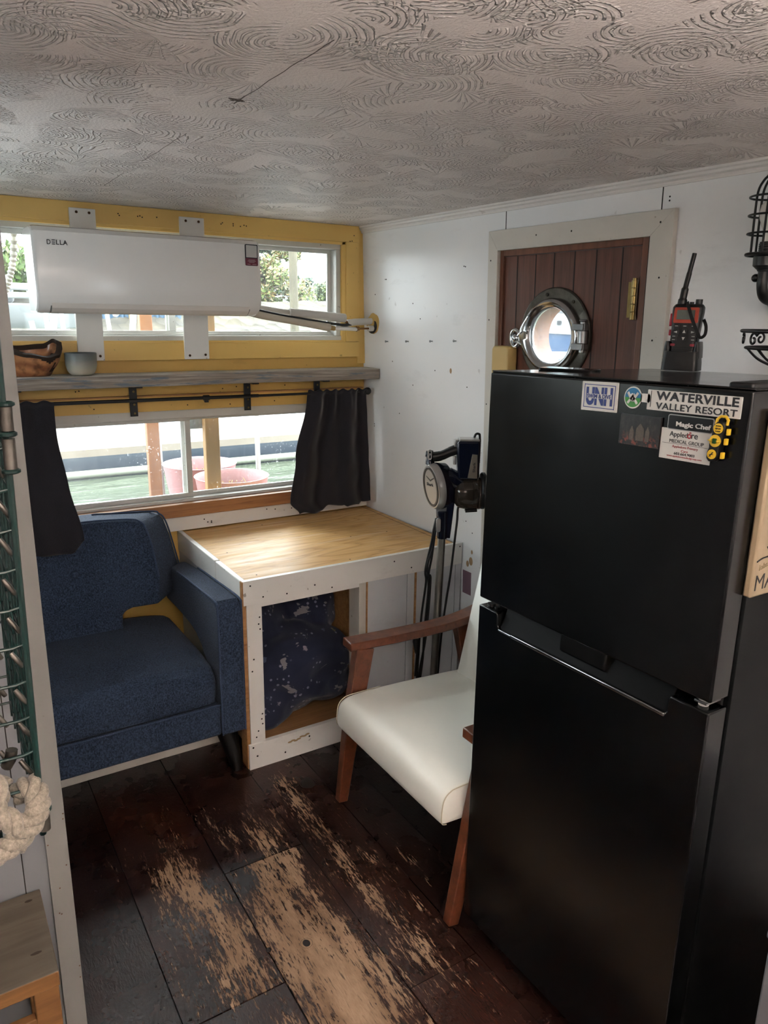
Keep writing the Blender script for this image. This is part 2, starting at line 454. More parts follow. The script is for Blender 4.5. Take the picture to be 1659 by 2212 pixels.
# floor: boards running towards the window wall, each with its own amount of wear
def floor():
    b = B(); me_w = b.bm.verts.layers.float.new('wear'); me_t = b.bm.verts.layers.float.new('tone')
    xs = [-1.7, -1.42, -1.165, -.91, -.655, -.40, -.145, .09, .345, .598, .852, 1.06, 1.20, 1.45, 1.70, 2.0]
    cuts = {8: [1.378], 9: [1.808, .55], 7: [2.06, 2.19, .9], 10: [1.2], 6: [2.2], 12: [1.0], 11: [2.3]}
    rnd = random.Random(3)
    def wear(i, x, y):
        w = 0.
        def blob(cx, cy, rx, ry, a): return a * math.exp(-((x - cx) / rx) ** 2 - ((y - cy) / ry) ** 2)
        if i == 9:
            w = .1 + blob(.70, 1.25, .17, .75, .78) + blob(.74, 1.93, .09, .16, .40) - blob(.62, 1.78, .05, .06, .25)
            if y > 1.808: w = blob(.76, 1.93, .10, .16, .60) + blob(.64, 2.0, .04, .2, .3)
        elif i == 8:
            w = .08 + blob(.53, 1.45, .11, .42, .62) + blob(.46, 1.9, .08, .25, .34)
            if y < 1.378: w = .06 + blob(.52, 1.1, .12, .4, .55)
        elif i == 10:
            w = .1 + blob(.93, 1.95, .07, .30, .42) + blob(.96, 1.55, .10, .28, .32) + blob(.92, 1.2, .1, .2, .3)
        elif i == 7: w = .03 + blob(.27, 2.05, .10, .2, .16)
        elif i == 11: w = blob(1.1, 1.6, .05, .4, .22)
        elif i == 12: w = blob(1.2, 1.9, .1, .2, .06)
        return w
    for i in range(len(xs) - 1):
        ys = sorted([-2.1, 2.985] + cuts.get(i, []))
        for y0, y1 in zip(ys, ys[1:]):
            g = .0016; x0, x1 = xs[i] + g, xs[i + 1] - g; a, c = y0 + g, y1 - g
            tone = {7: .55, 8: .0, 9: .0, 10: .12, 11: .5, 12: .75}.get(i, .3) + rnd.uniform(-.08, .08)
            nx, ny = 5, max(2, int((c - a) / .06))
            vs = []
            dz = rnd.uniform(-.0012, .0012)
            for j in range(ny + 1):
                row = []
                for k in range(nx + 1):
                    x = lerp(x0, x1, k / nx); y = lerp(a, c, j / ny)
                    e = -.0015 if (k in (0, nx) or j in (0, ny)) else 0
                    v = b.v((x, y, dz + e)); v[me_w] = wear(i, x, y); v[me_t] = max(0, min(1, tone)); row.append(v)
                vs.append(row)
            for j in range(ny):
                for k in range(nx): b.f([vs[j][k], vs[j][k + 1], vs[j + 1][k + 1], vs[j + 1][k]])
            lo = [b.v((x, y, -.02)) for x, y in ((x0, a), (x1, a), (x1, c), (x0, c))]
            b.f([vs[0][0]] + vs[0][1:-1] + [vs[0][-1], lo[1], lo[0]]); b.f([r[-1] for r in vs] + [lo[2], lo[1]])
            b.f([vs[-1][-1]] + list(reversed(vs[-1][:-1])) + [lo[3], lo[2]]); b.f([r[0] for r in reversed(vs)] + [lo[0], lo[3]])
    # joints filled with black grime
    b.mi = 1; b.box(-1.7, 2.0, -2.1, 2.985, -.05, -.008); b.mi = 0
    b.mi = 2
    for x, y, r in ((1.006, 2.078, .024), (.694, 1.455, .014), (.60, 1.487, .006), (.47, 2.0, .010)):
        b.sphere((x, y, .0002), (r, r * 1.25, .0012), 18, 6); b.torus((x, y, .0004), r * 1.15, .0009, 'Z', 22, 5)
    for x, y in ((.365, 1.40), (.58, 1.40), (.62, 1.79), (.83, 1.79), (.62, 1.83), (.83, 1.83), (.257, 1.651)): b.sphere((x, y, .0002), (.004, .004, .001), 10, 5)
    return struct(done(b, 'floor', [MF, plain('grime_in_joints', '#0c0807', .8), plain('dark_board_knot', '#1d120c', .5, var=.3, vscale=60)], smooth=True, angle=30))
floor()

b = B(); b.box(-1.7, 2.02, -2.1, 3.06, 1.985, 2.04)
ceil = struct(done(b, 'ceiling', [MC]))
b = B()  # the joint between two ceiling panels, cracked open at one point
pts = [(.568 + .0012 * math.sin(k * 1.7) + .001 * math.sin(k * .6), lerp(1.0, 2.7, k / 60)) for k in range(61)]
for k, ((x0, y0), (x1, y1)) in enumerate(zip(pts, pts[1:])):
    w = .0005 if not 1.38 < y0 < 1.46 else .0011
    if (1.05 < y0 < 1.45) or (1.72 < y0 < 2.1) or (2.3 < y0 < 2.55): b.hexa([(x0 - w, y0, 1.9844), (x0 + w, y0, 1.9844), (x1 + w, y1, 1.9844), (x1 - w, y1, 1.9844), (x0 - w, y0, 1.9852), (x0 + w, y0, 1.9852), (x1 + w, y1, 1.9852), (x1 - w, y1, 1.9852)])
rr = random.Random(5)
for k in range(9): b.sphere((.571 + rr.uniform(-.02, .006), 1.428 + rr.uniform(-.006, .006), 1.985), (rr.uniform(.003, .007), rr.uniform(.002, .004), .0012), 8, 6)
o = done(b, 'trim_5', plain('open_crack', '#5d544e', .95)); struct(o)

# right-hand wall (leaning), with the opening of the porthole door
b = B(W)
b.box(-.06, 0, -2.1, 1.462, -.03, 1.99); b.box(-.06, 0, 2.081, 3.02, -.03, 1.99); b.box(-.06, 0, 1.462, 2.081, 1.832, 1.99)
b.mi = 1
for y, z0, z1 in ((2.062, 1.897, 1.957), (1.443, 1.897, 1.957)): b.box(-.002, .0006, y - .0016, y + .0016, z0, z1)
for y, z in ((2.80, 1.76), (2.792, 1.76), (2.28, 1.79), (2.272, 1.788), (2.55, 1.60), (2.45, 1.40), (2.6, 1.33), (2.25, 1.35), (2.7, 1.2), (2.35, 1.1), (2.33, .80), (2.24, .82), (2.20, .78), (2.9, 1.12), (2.9, 1.13), (1.42, 1.93), (1.42, 1.92), (2.75, 1.42), (2.6, 1.66), (2.88, 1.70), (2.5, .95)):
    b.cyl((-.001, y, z), (.0006, y, z), .0026, n=8)
b.mi = 2
for y, z, r in ((2.205, .66, .012), (2.225, .645, .009), (2.35, 1.405, .007), (2.20, .70, .006)): b.sphere((0, y, z), (.0008, r, r * 1.5), 10, 6)
struct(done(b, 'wall_right', [WALLW, DARKHOLE, plain('chipped_filler', '#a98a68', .8)], smooth=False))

# cove moulding along the top of that wall
b = B(W)
prof = [(0, 1.957), (.006, 1.957), (.008, 1.961), (.008, 1.966), (.014, 1.970), (.016, 1.976), (.022, 1.979), (.022, 1.987), (0, 1.987)]
b.prism(prof, 'Y', -2.1, 2.975)
b.mi = 1; b.prism([(0, 1.9855), (.0225, 1.9855), (.0225, 1.991), (0, 1.991)], 'Y', -2.1, 2.3); b.mi = 0
struct(done(b, 'trim_1', [m_paint('white_cove_paint', '#cfcac6', '#dcd8d5', '#8f877f', .4, .3, .1), plain('shadow_gap', '#2a2521', .9)], smooth=False))

# window wall, ochre, with two openings
WX0, WX1 = -.40, 1.80
b = B()
for x0, x1, z0, z1 in ((WX0, WX1, -.02, .845), (WX0, WX1, 1.228, 1.500), (WX0, WX1, 1.907, 1.99), (WX0, -.30, 1.5, 1.907), (1.634, WX1, 1.5, 1.907), (WX0, .02, .845, 1.228), (1.70, WX1, .845, 1.228)):
    b.box(x0, x1, 2.985, 3.055, z0, z1)
struct(done(b, 'wall_back', [YEL2], smooth=False))

# upper window
w1 = bpy.data.objects.new('window_1', None); COL.objects.link(w1); w1.location = (.67, 3.02, 1.50); struct(w1)
b = B()
b.box(-.30, 1.634, 2.982, 3.05, 1.885, 1.907); b.box(-.30, 1.634, 2.975, 3.05, 1.500, 1.522); b.box(1.612, 1.634, 2.982, 3.05, 1.522, 1.885); b.box(-.30, -.28, 2.982, 3.05, 1.522, 1.885)
b.box(-.28, 1.612, 3.008, 3.012, 1.522, 1.53)
done(b, 'window_frame', ALU, w1, bevel=.002)
def sash(x0, x1, z0, z1, y0, y1, w, wl, par, mat=ALU):
    b = B()
    b.box(x0, x1, y0, y1, z1 - w, z1); b.box(x0, x1, y0, y1, z0, z0 + w); b.box(x0, x0 + wl, y0, y1, z0 + w, z1 - w); b.box(x1 - wl, x1, y0, y1, z0 + w, z1 - w)
    o = done(b, 'sash', mat, par, bevel=.0015); return o
s1 = sash(-.28, .905, 1.522, 1.885, 3.012, 3.026, .018, .026, w1)
s2 = sash(.872, 1.612, 1.522, 1.885, 3.030, 3.044, .016, .018, w1)
b = B(); b.box(-.254, .879, 3.017, 3.020, 1.54, 1.867); done(b, 'pane', GLASS1, s1, smooth=False)
b = B(); b.box(.89, 1.594, 3.035, 3.038, 1.538, 1.869); done(b, 'pane', GLASS1, s2, smooth=False)
b = B(); b.box(.83, .90, 3.000, 3.014, 1.873, 1.883); b.box(.845, .86, 2.994, 3.004, 1.866, 1.878); done(b, 'latch', STEEL, w1, bevel=.001)

# ochre casing of the upper window, board by board
b = B()
b.box(WX0, 1.716, 2.963, 2.985, 1.917, 1.984); b.box(WX0, 1.650, 2.968, 2.985, 1.905, 1.917)
b.box(1.652, 1.716, 2.963, 2.985, 1.497, 1.9165); b.box(1.634, 1.652, 2.968, 2.985, 1.502, 1.9165)
b.box(WX0, 1.718, 2.961, 2.985, 1.430, 1.4955); b.box(WX0, 1.652, 2.966, 2.985, 1.4955, 1.503)
b.box(1.7175, 1.765, 2.974, 2.985, 1.40, 1.984)
nails(b, [(.70, 1.955), (.704, 1.949), (.77, 1.951), (.778, 1.953), (.786, 1.949), (.84, 1.953), (1.09, 1.948), (1.096, 1.953), (1.14, 1.945), (1.14, 1.952), (1.17, 1.945), (1.185, 1.95), (1.195, 1.948), (1.69, 1.945), (1.67, 1.92), (1.68, 1.922), (.66, 1.459), (.67, 1.457), (.676, 1.458), (.73, 1.462), (.738, 1.456), (.738, 1.462), (1.12, 1.461), (1.12, 1.454), (1.20, 1.461), (1.20, 1.454)], 'Y', .0026, 2.9625)
struct(done(b, 'trim_2', [YEL, DARKHOLE], bevel=.0015, seg=1))

# ochre boards between the shelf and the lower window
b = B()
b.box(WX0, 1.74, 2.972, 2.985, 1.300, 1.335); b.box(WX0, 1.74, 2.965, 2.985, 1.231, 1.288)
b.mi = 2; b.box(WX0, 1.74, 2.960, 2.9855, 1.288, 1.2935); b.mi = 0
nails(b, [(.50, 1.318), (.512, 1.32), (1.07, 1.31), (1.13, 1.316), (1.35, 1.315), (1.30, 1.25), (1.1, 1.245), (.92, 1.25), (.56, 1.25), (1.0, 1.262)], 'Y', .0026, 2.9645)
struct(done(b, 'trim_3', [YEL2, DARKHOLE, RAWWOOD], smooth=False))

# lower window
w2 = bpy.data.objects.new('window_2', None); COL.objects.link(w2); w2.location = (.86, 3.02, .845); struct(w2)
b = B()
b.box(.02, 1.70, 2.974, 3.055, 1.197, 1.231); b.box(.02, 1.70, 2.984, 3.055, .845, .858); b.box(.02, .045, 2.98, 3.055, .858, 1.197); b.box(1.672, 1.70, 2.98, 3.055, .858, 1.197)
b.box(.045, 1.672, 3.000, 3.008, 1.19, 1.197)
done(b, 'window_frame', ALU, w2, bevel=.002)
s3 = sash(.045, .940, .858, 1.197, 3.008, 3.022, .018, .022, w2)
s4 = sash(.905, 1.672, .858, 1.197, 3.028, 3.042, .016, .022, w2)
b = B(); b.box(.067, .918, 3.013, 3.016, .876, 1.179); done(b, 'pane', GLASS2, s3, smooth=False)
b = B(); b.box(.927, 1.65, 3.033, 3.036, .874, 1.181); done(b, 'pane', GLASS3, s4, smooth=False)

# bare wooden sill and the white board under it
b = B(); b.box(.02, 1.745, 2.945, 2.99, .792, .846); struct(done(b, 'trim_4', SILL, bevel=.002))
b = B(); b.box(WX0, 1.765, 2.962, 2.985, .730, .7915)
nails(b, [(.965, .766), (.98, .752), (.996, .754), (.996, .748), (1.25, .775), (1.37, .765), (1.29, .77)], 'Y', .003, 2.9615)
b.mi = 0; b.box(.86, 1.77, 2.975, 2.985, .728, .7305)
struct(done(b, 'trim_6', [WHT, DARKHOLE], bevel=.0015, seg=1))

# kick board behind the blue armchair
b = B(); b.box(-.40, .852, 2.49, 2.51, 0, .12); struct(done(b, 'baseboard_back', CASE, bevel=.002))

# unseen left side of the alcove, near partition, room behind the camera
b = B()
for y0, y1, z0, z1 in ((1.50, 1.75, -.02, 1.99), (2.55, 3.055, -.02, 1.99), (1.75, 2.55, -.02, 1.25), (1.75, 2.55, 1.75, 1.99)): b.box(-.45, -.40, y0, y1, z0, z1)
struct(done(b, 'wall_left', WALLW, smooth=False))
w = bpy.data.objects.new('window_4', None); COL.objects.link(w); w.location = (-.42, 2.15, 1.25); struct(w)
b = B()
for y0, y1, z0, z1 in ((1.75, 2.55, 1.25, 1.28), (1.75, 2.55, 1.72, 1.75), (1.75, 1.78, 1.28, 1.72), (2.52, 2.55, 1.28, 1.72), (2.13, 2.17, 1.28, 1.72)): b.box(-.44, -.41, y0, y1, z0, z1)
fr = done(b, 'window_frame', ALU, w, bevel=.002)
b = B(); b.box(-.427, -.424, 1.78, 2.52, 1.28, 1.72); done(b, 'pane', GLASS1, fr, smooth=False)
b = B(); b.box(-1.7, .1475, 1.462, 1.505, -.02, 1.99)
b.mi = 1
for x in (.064, -.10, -.26): b.box(x - .001, x + .001, 1.4612, 1.463, 0, 1.985)
struct(done(b, 'wall_partition', [m_paint('mid_grey_partition_paint', '#787b80', '#84868a', '#6b6a6a', .4, .3, .1), DARKHOLE], smooth=False))
b = B(); b.box(.109, .150, 1.448, 1.515, 0, 1.985)
nails(b, [(.121, .62), (.146, .60), (.147, .612), (.120, .38), (.124, .376), (.146, .20), (.147, .23), (.126, .44), (.113, .55), (.143, .49)], 'Y', .0016, 1.4478)
struct(done(b, 'trim_7', [m_paint('grey_corner_board_paint', '#7f7f7c', '#8b8a87', '#6b6358', .4, .5, .2), plain('chip_brown', '#6b4a35', .8)], bevel=.002))
b = B()
for x0, x1, z0, z1 in ((-1.7, .95, -.02, 1.99), (1.45, 2.0, -.02, 1.99), (.95, 1.45, -.02, 1.35), (.95, 1.45, 1.65, 1.99)): b.box(x0, x1, -2.1, -2.05, z0, z1)
struct(done(b, 'wall_front', WALLW, smooth=False))
b = B(); b.box(-1.75, -1.70, -2.1, 1.47, -.02, 1.99); struct(done(b, 'wall_side', WALLW, smooth=False))
w = bpy.data.objects.new('window_3', None); COL.objects.link(w); w.location = (1.2, -2.07, 1.35); struct(w)  # unseen rear window, placed and sized for its fill light
b = B()
for x0, x1, z0, z1 in ((.95, 1.45, 1.35, 1.37), (.95, 1.45, 1.63, 1.65), (.95, .97, 1.37, 1.63), (1.43, 1.45, 1.37, 1.63)): b.box(x0, x1, -2.09, -2.06, z0, z1)
fr = done(b, 'window_frame', ALU, w, bevel=.002)
b = B(); b.box(.97, 1.43, -2.077, -2.074, 1.37, 1.63); done(b, 'pane', GLASS1, fr, smooth=False)

# ---------------------------------------------------------------- plank door with porthole
d1 = bpy.data.objects.new('door_1', None); COL.objects.link(d1); d1.location = W((0, 1.78, 0)); struct(d1)
lab(d1, 'dark reddish plank door with a round porthole behind the refrigerator')
b = B(W)   # mitred casing
def mitre(b, y0, y1, zt, wl, wr, wt, off):
    yi0, yi1, zi = y0 + wr, y1 - wl, zt - wt
    b.hexa([(0, y0, 0), (0, yi0, 0), (0, yi0, zi), (0, y0, zt), (off, y0, 0), (off, yi0, 0), (off, yi0, zi), (off, y0, zt)])
    b.hexa([(0, yi1, 0), (0, y1, 0), (0, y1, zt), (0, yi1, zi), (off, yi1, 0), (off, y1, 0), (off, y1, zt), (off, yi1, zi)])
    b.hexa([(0, yi0, zi), (0, yi1, zi), (0, y1, zt), (0, y0, zt), (off, yi0, zi), (off, yi1, zi), (off, y1, zt), (off, y0, zt)])
mitre(b, 1.388, 2.129, 1.897, .047, .073, .066, .017)
b.mi = 1
for y, z in ((1.43, 1.865), (1.75, 1.868), (1.9, 1.868), (1.42, 1.72), (1.425, 1.55), (2.115, 1.8), (2.116, 1.60), (2.118, 1.30), (2.112, .95)): b.cyl((.016, y, z), (.0176, y, z), .003, n=8)
b.mi = 1; b.box(.015, .0172, 1.4613, 1.4628, 0, 1.832)
o = done(b, 'casing', [CASE, DARKHOLE], d1, bevel=.0018)
b = B(W)
b.box(-.06, .004, 2.064, 2.081, 0, 1.832); b.box(-.06, .004, 1.4635, 1.494, 0, 1.832); b.box(-.06, .004, 1.494, 2.064, 1.812, 1.832)
done(b, 'jamb', JAMB, d1, bevel=.0015)
PC = (1.817, 1.552)
def holed_panel(b, y0, y1, z0, z1, c, r, o0, o1, n=72):
    A = [2 * PI * k / n for k in range(n)] + [math.atan2(z - c[1], y - c[0]) % (2 * PI) for y in (y0, y1) for z in (z0, z1)]
    A.sort(); rings = []
    def edge(a):
        dx, dz = math.cos(a), math.sin(a)
        t = min(((y1 - c[0]) / dx if dx > 1e-9 else (y0 - c[0]) / dx if dx < -1e-9 else 9e9), ((z1 - c[1]) / dz if dz > 1e-9 else (z0 - c[1]) / dz if dz < -1e-9 else 9e9))
        return (c[0] + dx * t, c[1] + dz * t)
    inn = [(c[0] + r * math.cos(a), c[1] + r * math.sin(a)) for a in A]; out = [edge(a) for a in A]
    b.loft([[(o0,) + p for p in inn], [(o0,) + p for p in out], [(o1,) + p for p in out], [(o1,) + p for p in inn]], True, False, wrap=True)
b = B(W); holed_panel(b, 1.4955, 2.0625, .02, 1.8105, PC, .10, -.004, -.044)
b.mi = 1
for y in (2.003, 1.917, 1.835, 1.749, 1.663, 1.566):
    dy = abs(y - PC[0]); h = math.sqrt(.0101 - dy * dy) if dy < .1 else 0
    for z0, z1 in (((.02, 1.8105),) if not h else ((.02, PC[1] - h - .02), (PC[1] + h + .02, 1.8105))): b.box(-.006, -.0034, y - .0022, y + .0022, z0, z1)
done(b, 'plank_panel', [DOORW, plain('plank_groove', '#1c0d08', .7)], d1, smooth=False)
# porthole: wide bronze plate, polished swinging ring, hinge, dog lug, glass
b = B(W)
prof = [(.098, .0), (.153, .0), (.153, .006), (.149, .009), (.112, .010), (.098, .010)]
b.loft([[(h - .004, PC[0] + r * math.cos(2 * PI * k / 96), PC[1] + r * math.sin(2 * PI * k / 96)) for k in range(96)] for r, h in prof], True, False, wrap=True)
port = done(b, 'porthole', BRONZE, d1, angle=35); lab(port, 'round porthole with dull bronze plate and polished opening ring')
b = B(W)
for k in range(7):
    a = R(25 + k * 51); y, z = PC[0] + .134 * math.cos(a), PC[1] + .134 * math.sin(a)
    b.cyl((.004, y, z), (.008, y, z), .0055, n=14); b.box(.0075, .0086, y - .0045, y + .0045, z - .0007, z + .0007)
done(b, 'screws', m_metal('dark_screw_heads', '#35302a', '#4c463c', .4), port)
b = B(W)
prof = [(.088, .004), (.117, .004), (.119, .016), (.115, .027), (.107, .031), (.100, .027), (.096, .020), (.090, .018), (.088, .012)]
def ringr(a, r):   # ring swells into ears towards the hinge and the dog lug
    t = max(0, math.cos(a)) ** 10 * (.022 if r > .1 else 0) + max(0, -math.cos(a)) ** 10 * (.010 if r > .1 else 0)
    return r + t
b.loft([[(h, PC[0] + ringr(2 * PI * k / 120, r) * math.cos(2 * PI * k / 120), PC[1] + r * math.sin(2 * PI * k / 120)) for k in range(120)] for r, h in prof], True, False, wrap=True)
lab(done(b, 'opening_ring', CHROME, port, angle=50), 'polished metal opening ring')
b = B(W)   # eye of the dog on the window side
pts = [(.022, PC[0] + .155 + .021 * math.cos(t), PC[1] - .012 + .028 * math.sin(t)) for t in [2 * PI * k / 28 for k in range(28)]]
b.tube(pts, .0075, 10, closed=True); b.tube([(.022, PC[0] + .118, PC[1] + .012), (.022, PC[0] + .138, PC[1] - .004)], .009, 10); b.tube([(.022, PC[0] + .118, PC[1] - .03), (.022, PC[0] + .138, PC[1] - .022)], .009, 10)
b.sphere((.02, PC[0] + .155, PC[1] - .012), (.014, .012, .016), 14, 10); b.cyl((-.004, PC[0] + .155, PC[1] - .012), (.024, PC[0] + .155, PC[1] - .012), .008, n=14)
done(b, 'dog_eye', CHROME, port)
b = B(W)
for dz in (.030, -.030): b.box(.006, .034, PC[0] - .150, PC[0] - .105, PC[1] + dz - .010, PC[1] + dz + .010)
b.cyl((.024, PC[0] - .142, PC[1] - .048), (.024, PC[0] - .142, PC[1] + .048), .009, n=20); b.cyl((.024, PC[0] - .142, PC[1] - .02), (.024, PC[0] - .142, PC[1] + .02), .015, n=20)
b.cyl((.024, PC[0] - .142, PC[1] + .048), (.024, PC[0] - .142, PC[1] + .053), .012, n=20)
done(b, 'hinge', STEEL, port, bevel=.002)
b = B(W); b.loft([[(h, PC[0] + .0885 * math.cos(2 * PI * k / 60), PC[1] + .0885 * math.sin(2 * PI * k / 60)) for k in range(60)] for h in (.010, .014)])
done(b, 'glass', GLASSP, port, smooth=False)
b = B(W)   # liner tube through the thickness of the door
b.loft([[(h, PC[0] + r * math.cos(2 * PI * k / 60), PC[1] + r * math.sin(2 * PI * k / 60)) for k in range(60)] for r, h in ((.0975, .0), (.0975, -.07), (.092, -.07), (.092, .0))], True, False, wrap=True)
done(b, 'liner', m_wood('porthole_liner_wood', '#5e3822', '#74492c', (30, 30, 30), .5), port)
# brass butt hinge on the casing side
b = B(W)
b.box(.002, .006, 1.500, 1.530, 1.612, 1.712)
for k in range(5): b.cyl((.012, 1.503, 1.606 + k * .0222), (.012, 1.503, 1.606 + k * .0222 + .0212), .0085, n=18)
b.cyl((.012, 1.503, 1.716), (.012, 1.503, 1.722), .0065, n=16)
lab(done(b, 'hinge', BRASS, d1, bevel=.0006), 'brass butt hinge')
b = B(W); b.loft([[(h, p[0], p[1]) for p in rrect(2.028, 1.45, w, hh, .012)] for w, hh, h in ((.085, .125, .0), (.085, .125, .034), (.078, .118, .042))])
lab(done(b, 'latch_block', plain('cream_yellow_painted_block', '#c2a568', .45, bump=.05), d1, bevel=.003), 'cream yellow block on the latch side')
# small fittings on the pale wall: four peg screws in a row and a mauve patch
for k, (y, z) in enumerate(((2.784, 1.503), (2.633, 1.508), (2.468, 1.514), (2.32, 1.520))):
    b = B(W); b.cyl((0, y, z), (.010, y, z), .0022, n=10); b.sphere((.012, y, z), (.003, .005, .005), 12, 8)
    lab_ = ('first silver wall peg, nearest the ochre window wall', 'second silver wall peg counted from the window wall', 'third silver wall peg counted from the window wall', 'fourth silver wall peg, nearest the plank door')[k]
    tag(done(b, 'wall_peg', STEEL), lab_, 'peg', 'silver pegs in a row on the pale wall')
b = B(W); b.box(-.001, .0012, 2.201, 2.252, .514, .612)
tag(done(b, 'wall_patch', plain('mauve_patch', '#7b5f6b', .7), smooth=False), 'small mauve rectangular patch low on the pale wall beside the white bench end', 'patch')
# ================================================================ window wall: air conditioner, shelf, curtains
ac = thing('air_conditioner', (.767, 2.86, 1.60), 'white wall-mounted split air conditioner hanging across the upper window', 'air conditioner')
AX0, AX1 = .372, 1.163
prof = [(2.95, 1.601), (2.95, 1.882), (2.80, 1.880), (2.770, 1.874), (2.757, 1.860), (2.752, 1.76), (2.749, 1.665), (2.753, 1.640), (2.764, 1.622), (2.785, 1.608), (2.81, 1.601)]
def acring(x, s, rr):   # side cheeks are slightly rounded off
    cy, cz = 2.86, 1.745
    return [(x, cy + (y - cy) * s, cz + (z - cz) * s) for y, z in prof]
b = B(); b.loft([acring(AX0, .955, 0), acring(AX0 + .004, .985, 0), acring(AX0 + .012, 1, 0), acring(AX1 - .012, 1, 0), acring(AX1 - .004, .985, 0), acring(AX1, .955, 0)])
b.mi = 1
for x in (AX0 + .03, ): b.prism([(2.80, 1.878), (2.772, 1.872), (2.760, 1.860), (2.760, 1.862), (2.772, 1.8745), (2.80, 1.8805)], 'X', x, x + .001)
b.mi = 0
done(b, 'body', [ACW, plain('ac_panel_gap', '#6c6a67', .6)], ac, angle=28)
b = B(); ym = lambda z: 2.749 + (1.640 - z) * .6 if z > 1.622 else 2.760 + (1.622 - z) * 1.35
fl = [(2.7565, 1.637), (2.7645, 1.620), (2.783, 1.6070), (2.800, 1.6005)]
# louvre flap with a dark gap round it
b.mi = 1; b.loft([[(x, y - o_, z - o_) for y, z in fl for o_ in (0,)] + [(x, y + .004, z + .004) for y, z in reversed(fl)] for x, o_ in ((.413, .0006), (1.119, .0006))])
b.mi = 0; b.loft([[(x, y - .0016, z - .0014) for y, z in [(2.7572, 1.6345), (2.7650, 1.6190), (2.783, 1.6068), (2.799, 1.6010)]] + [(x, y + .004, z + .004) for y, z in reversed(fl)] for x in (.417, 1.115)])
lab(done(b, 'louvre_flap', [plain('white_louvre_plastic', '#dedad5', .2, var=.01), plain('ac_panel_gap', '#6c6a67', .6)], ac, smooth=False), 'long narrow louvre flap along the bottom')
b = B(); b.mi = 0; b.box(.378, 1.158, 2.768, 2.80, 1.6385, 1.6397)
# brand lettering: the E is three bars
yl = 2.7545
for s, x0, x1 in (('D', .418, .4295), ('L', .4465, .4555), ('L', .458, .467), ('A', .4675, .4815)):
    text(s, (x0, yl, 1.8185), (1, 0, 0), (0, 0, 1), x1 - x0, .015, INK, ac, bold=.012)
b.bm.clear()
for z in (1.8185, 1.8247, 1.8309): b.box(.4335, .4435, yl - .0008, yl + .001, z, z + .0026)
done(b, 'lettering', INK, ac, smooth=False)
b = B()
b.loft([[(p[0], y, p[1]) for p in rrect(1.1275, 1.822, .050, .076, .004)] for y in (2.7558, 2.7522)])
b.mi = 1; b.loft([[(p[0], y, p[1]) for p in rrect(1.1275, 1.8352, .043, .043, .002)] for y in (2.7535, 2.7517)])
b.mi = 2; b.box(1.1035, 1.1515, 2.7517, 2.755, 1.7855, 1.8105)
b.mi = 1
for z, w, x in ((1.8045, .026, 1.1275), (1.8005, .032, 1.1275), (1.7965, .022, 1.1275), (1.7895, .012, 1.116), (1.7895, .016, 1.138)): b.box(x - w / 2, x + w / 2, 2.7513, 2.753, z - .0005, z + .0005)
lab(done(b, 'sticker', [plain('sticker_dark_border', '#23262e', .4), plain('sticker_pale_field', '#c6c5c2', .4), plain('sticker_maroon', '#6a2438', .4)], ac, smooth=False), 'black and maroon sticker with a pale square')
# two white planks that carry it, screwed over the window
for i, (x0, x1, xb0, xb1, lb) in enumerate(((.530, .619, .518, .612, 'left white vertical plank behind the air conditioner, above the ceramic cup'), (.922, 1.018, .916, 1.016, 'right white vertical plank behind the air conditioner, over the window mullion'))):
    t = thing('mounting_plank', ((x0 + x1) / 2, 2.955, 1.43), lb, 'plank', 'white planks crossing the upper window')
    b = B(); b.hexa([(xb0, 2.951, 1.431), (xb1, 2.951, 1.431), (xb1, 2.961, 1.431), (xb0, 2.961, 1.431), (x0, 2.951, 1.962), (x1, 2.951, 1.962), (x1, 2.961, 1.962), (x0, 2.961, 1.962)])
    done(b, 'board', WHT, t, bevel=.002)
    for x, z in ((x0 + .024, 1.948), (x1 - .022, 1.948), (xb0 + .02, 1.446), (xb1 - .016, 1.448)):
        b = B(); b.cyl((x, 2.9512, z), (x, 2.9492, z), .0048, n=14); b.mi = 1; b.box(x - .003, x + .003, 2.9489, 2.9494, z - .0007, z + .0007)
        done(b, 'screw', [m_metal('rusty_screw', '#4b3522', '#6d4f33', .5) if i == 0 else MATS.setdefault('rs', m_metal('rusty_screw', '#4b3522', '#6d4f33', .5)), DARKHOLE], t)

# refrigerant lines from the unit to the wall
pl = thing('refrigerant_pipes', (1.45, 2.87, 1.55), 'white foam-covered pipes running from the air conditioner to the pale wall', 'pipes')
b = B(); b.tube(catmull([(1.14, 2.885, 1.640), (1.22, 2.88, 1.630), (1.30, 2.876, 1.619), (1.37, 2.87, 1.614)]), .0125, 16); b.torus((1.245, 2.879, 1.6265), .0125, .001, 'X', 24, 6)
done(b, 'foam_sleeve', FOAM, pl)
b = B(); b.tube(catmull([(1.332, 2.868, 1.616), (1.45, 2.866, 1.608), (1.590, 2.862, 1.598)]), .0185, 20)
lab(done(b, 'foam_sleeve', FOAM, pl, bevel=.002), 'thick upper foam sleeve')
b = B(); b.tube(catmull([(1.13, 2.86, 1.625), (1.20, 2.852, 1.607), (1.34, 2.846, 1.586), (1.505, 2.842, 1.559)]), .0165, 20)
lab(done(b, 'foam_sleeve', plain('yellowed_pipe_insulation', '#c3baa9', .8, bump=.2, bscale=120), pl, bevel=.002), 'long lower yellowed foam sleeve')
b = B(); b.cyl((1.505, 2.842, 1.559), (1.528, 2.842, 1.5555), .010); done(b, 'taped_fitting', plain('tan_tape', '#b79a63', .6), pl)
b = B(); b.tube(catmull([(1.528, 2.842, 1.5555), (1.60, 2.85, 1.5545), (1.655, 2.866, 1.552)]), .0085, 14); done(b, 'drain_hose', plain('white_drain_hose', '#dcdad6', .5), pl)
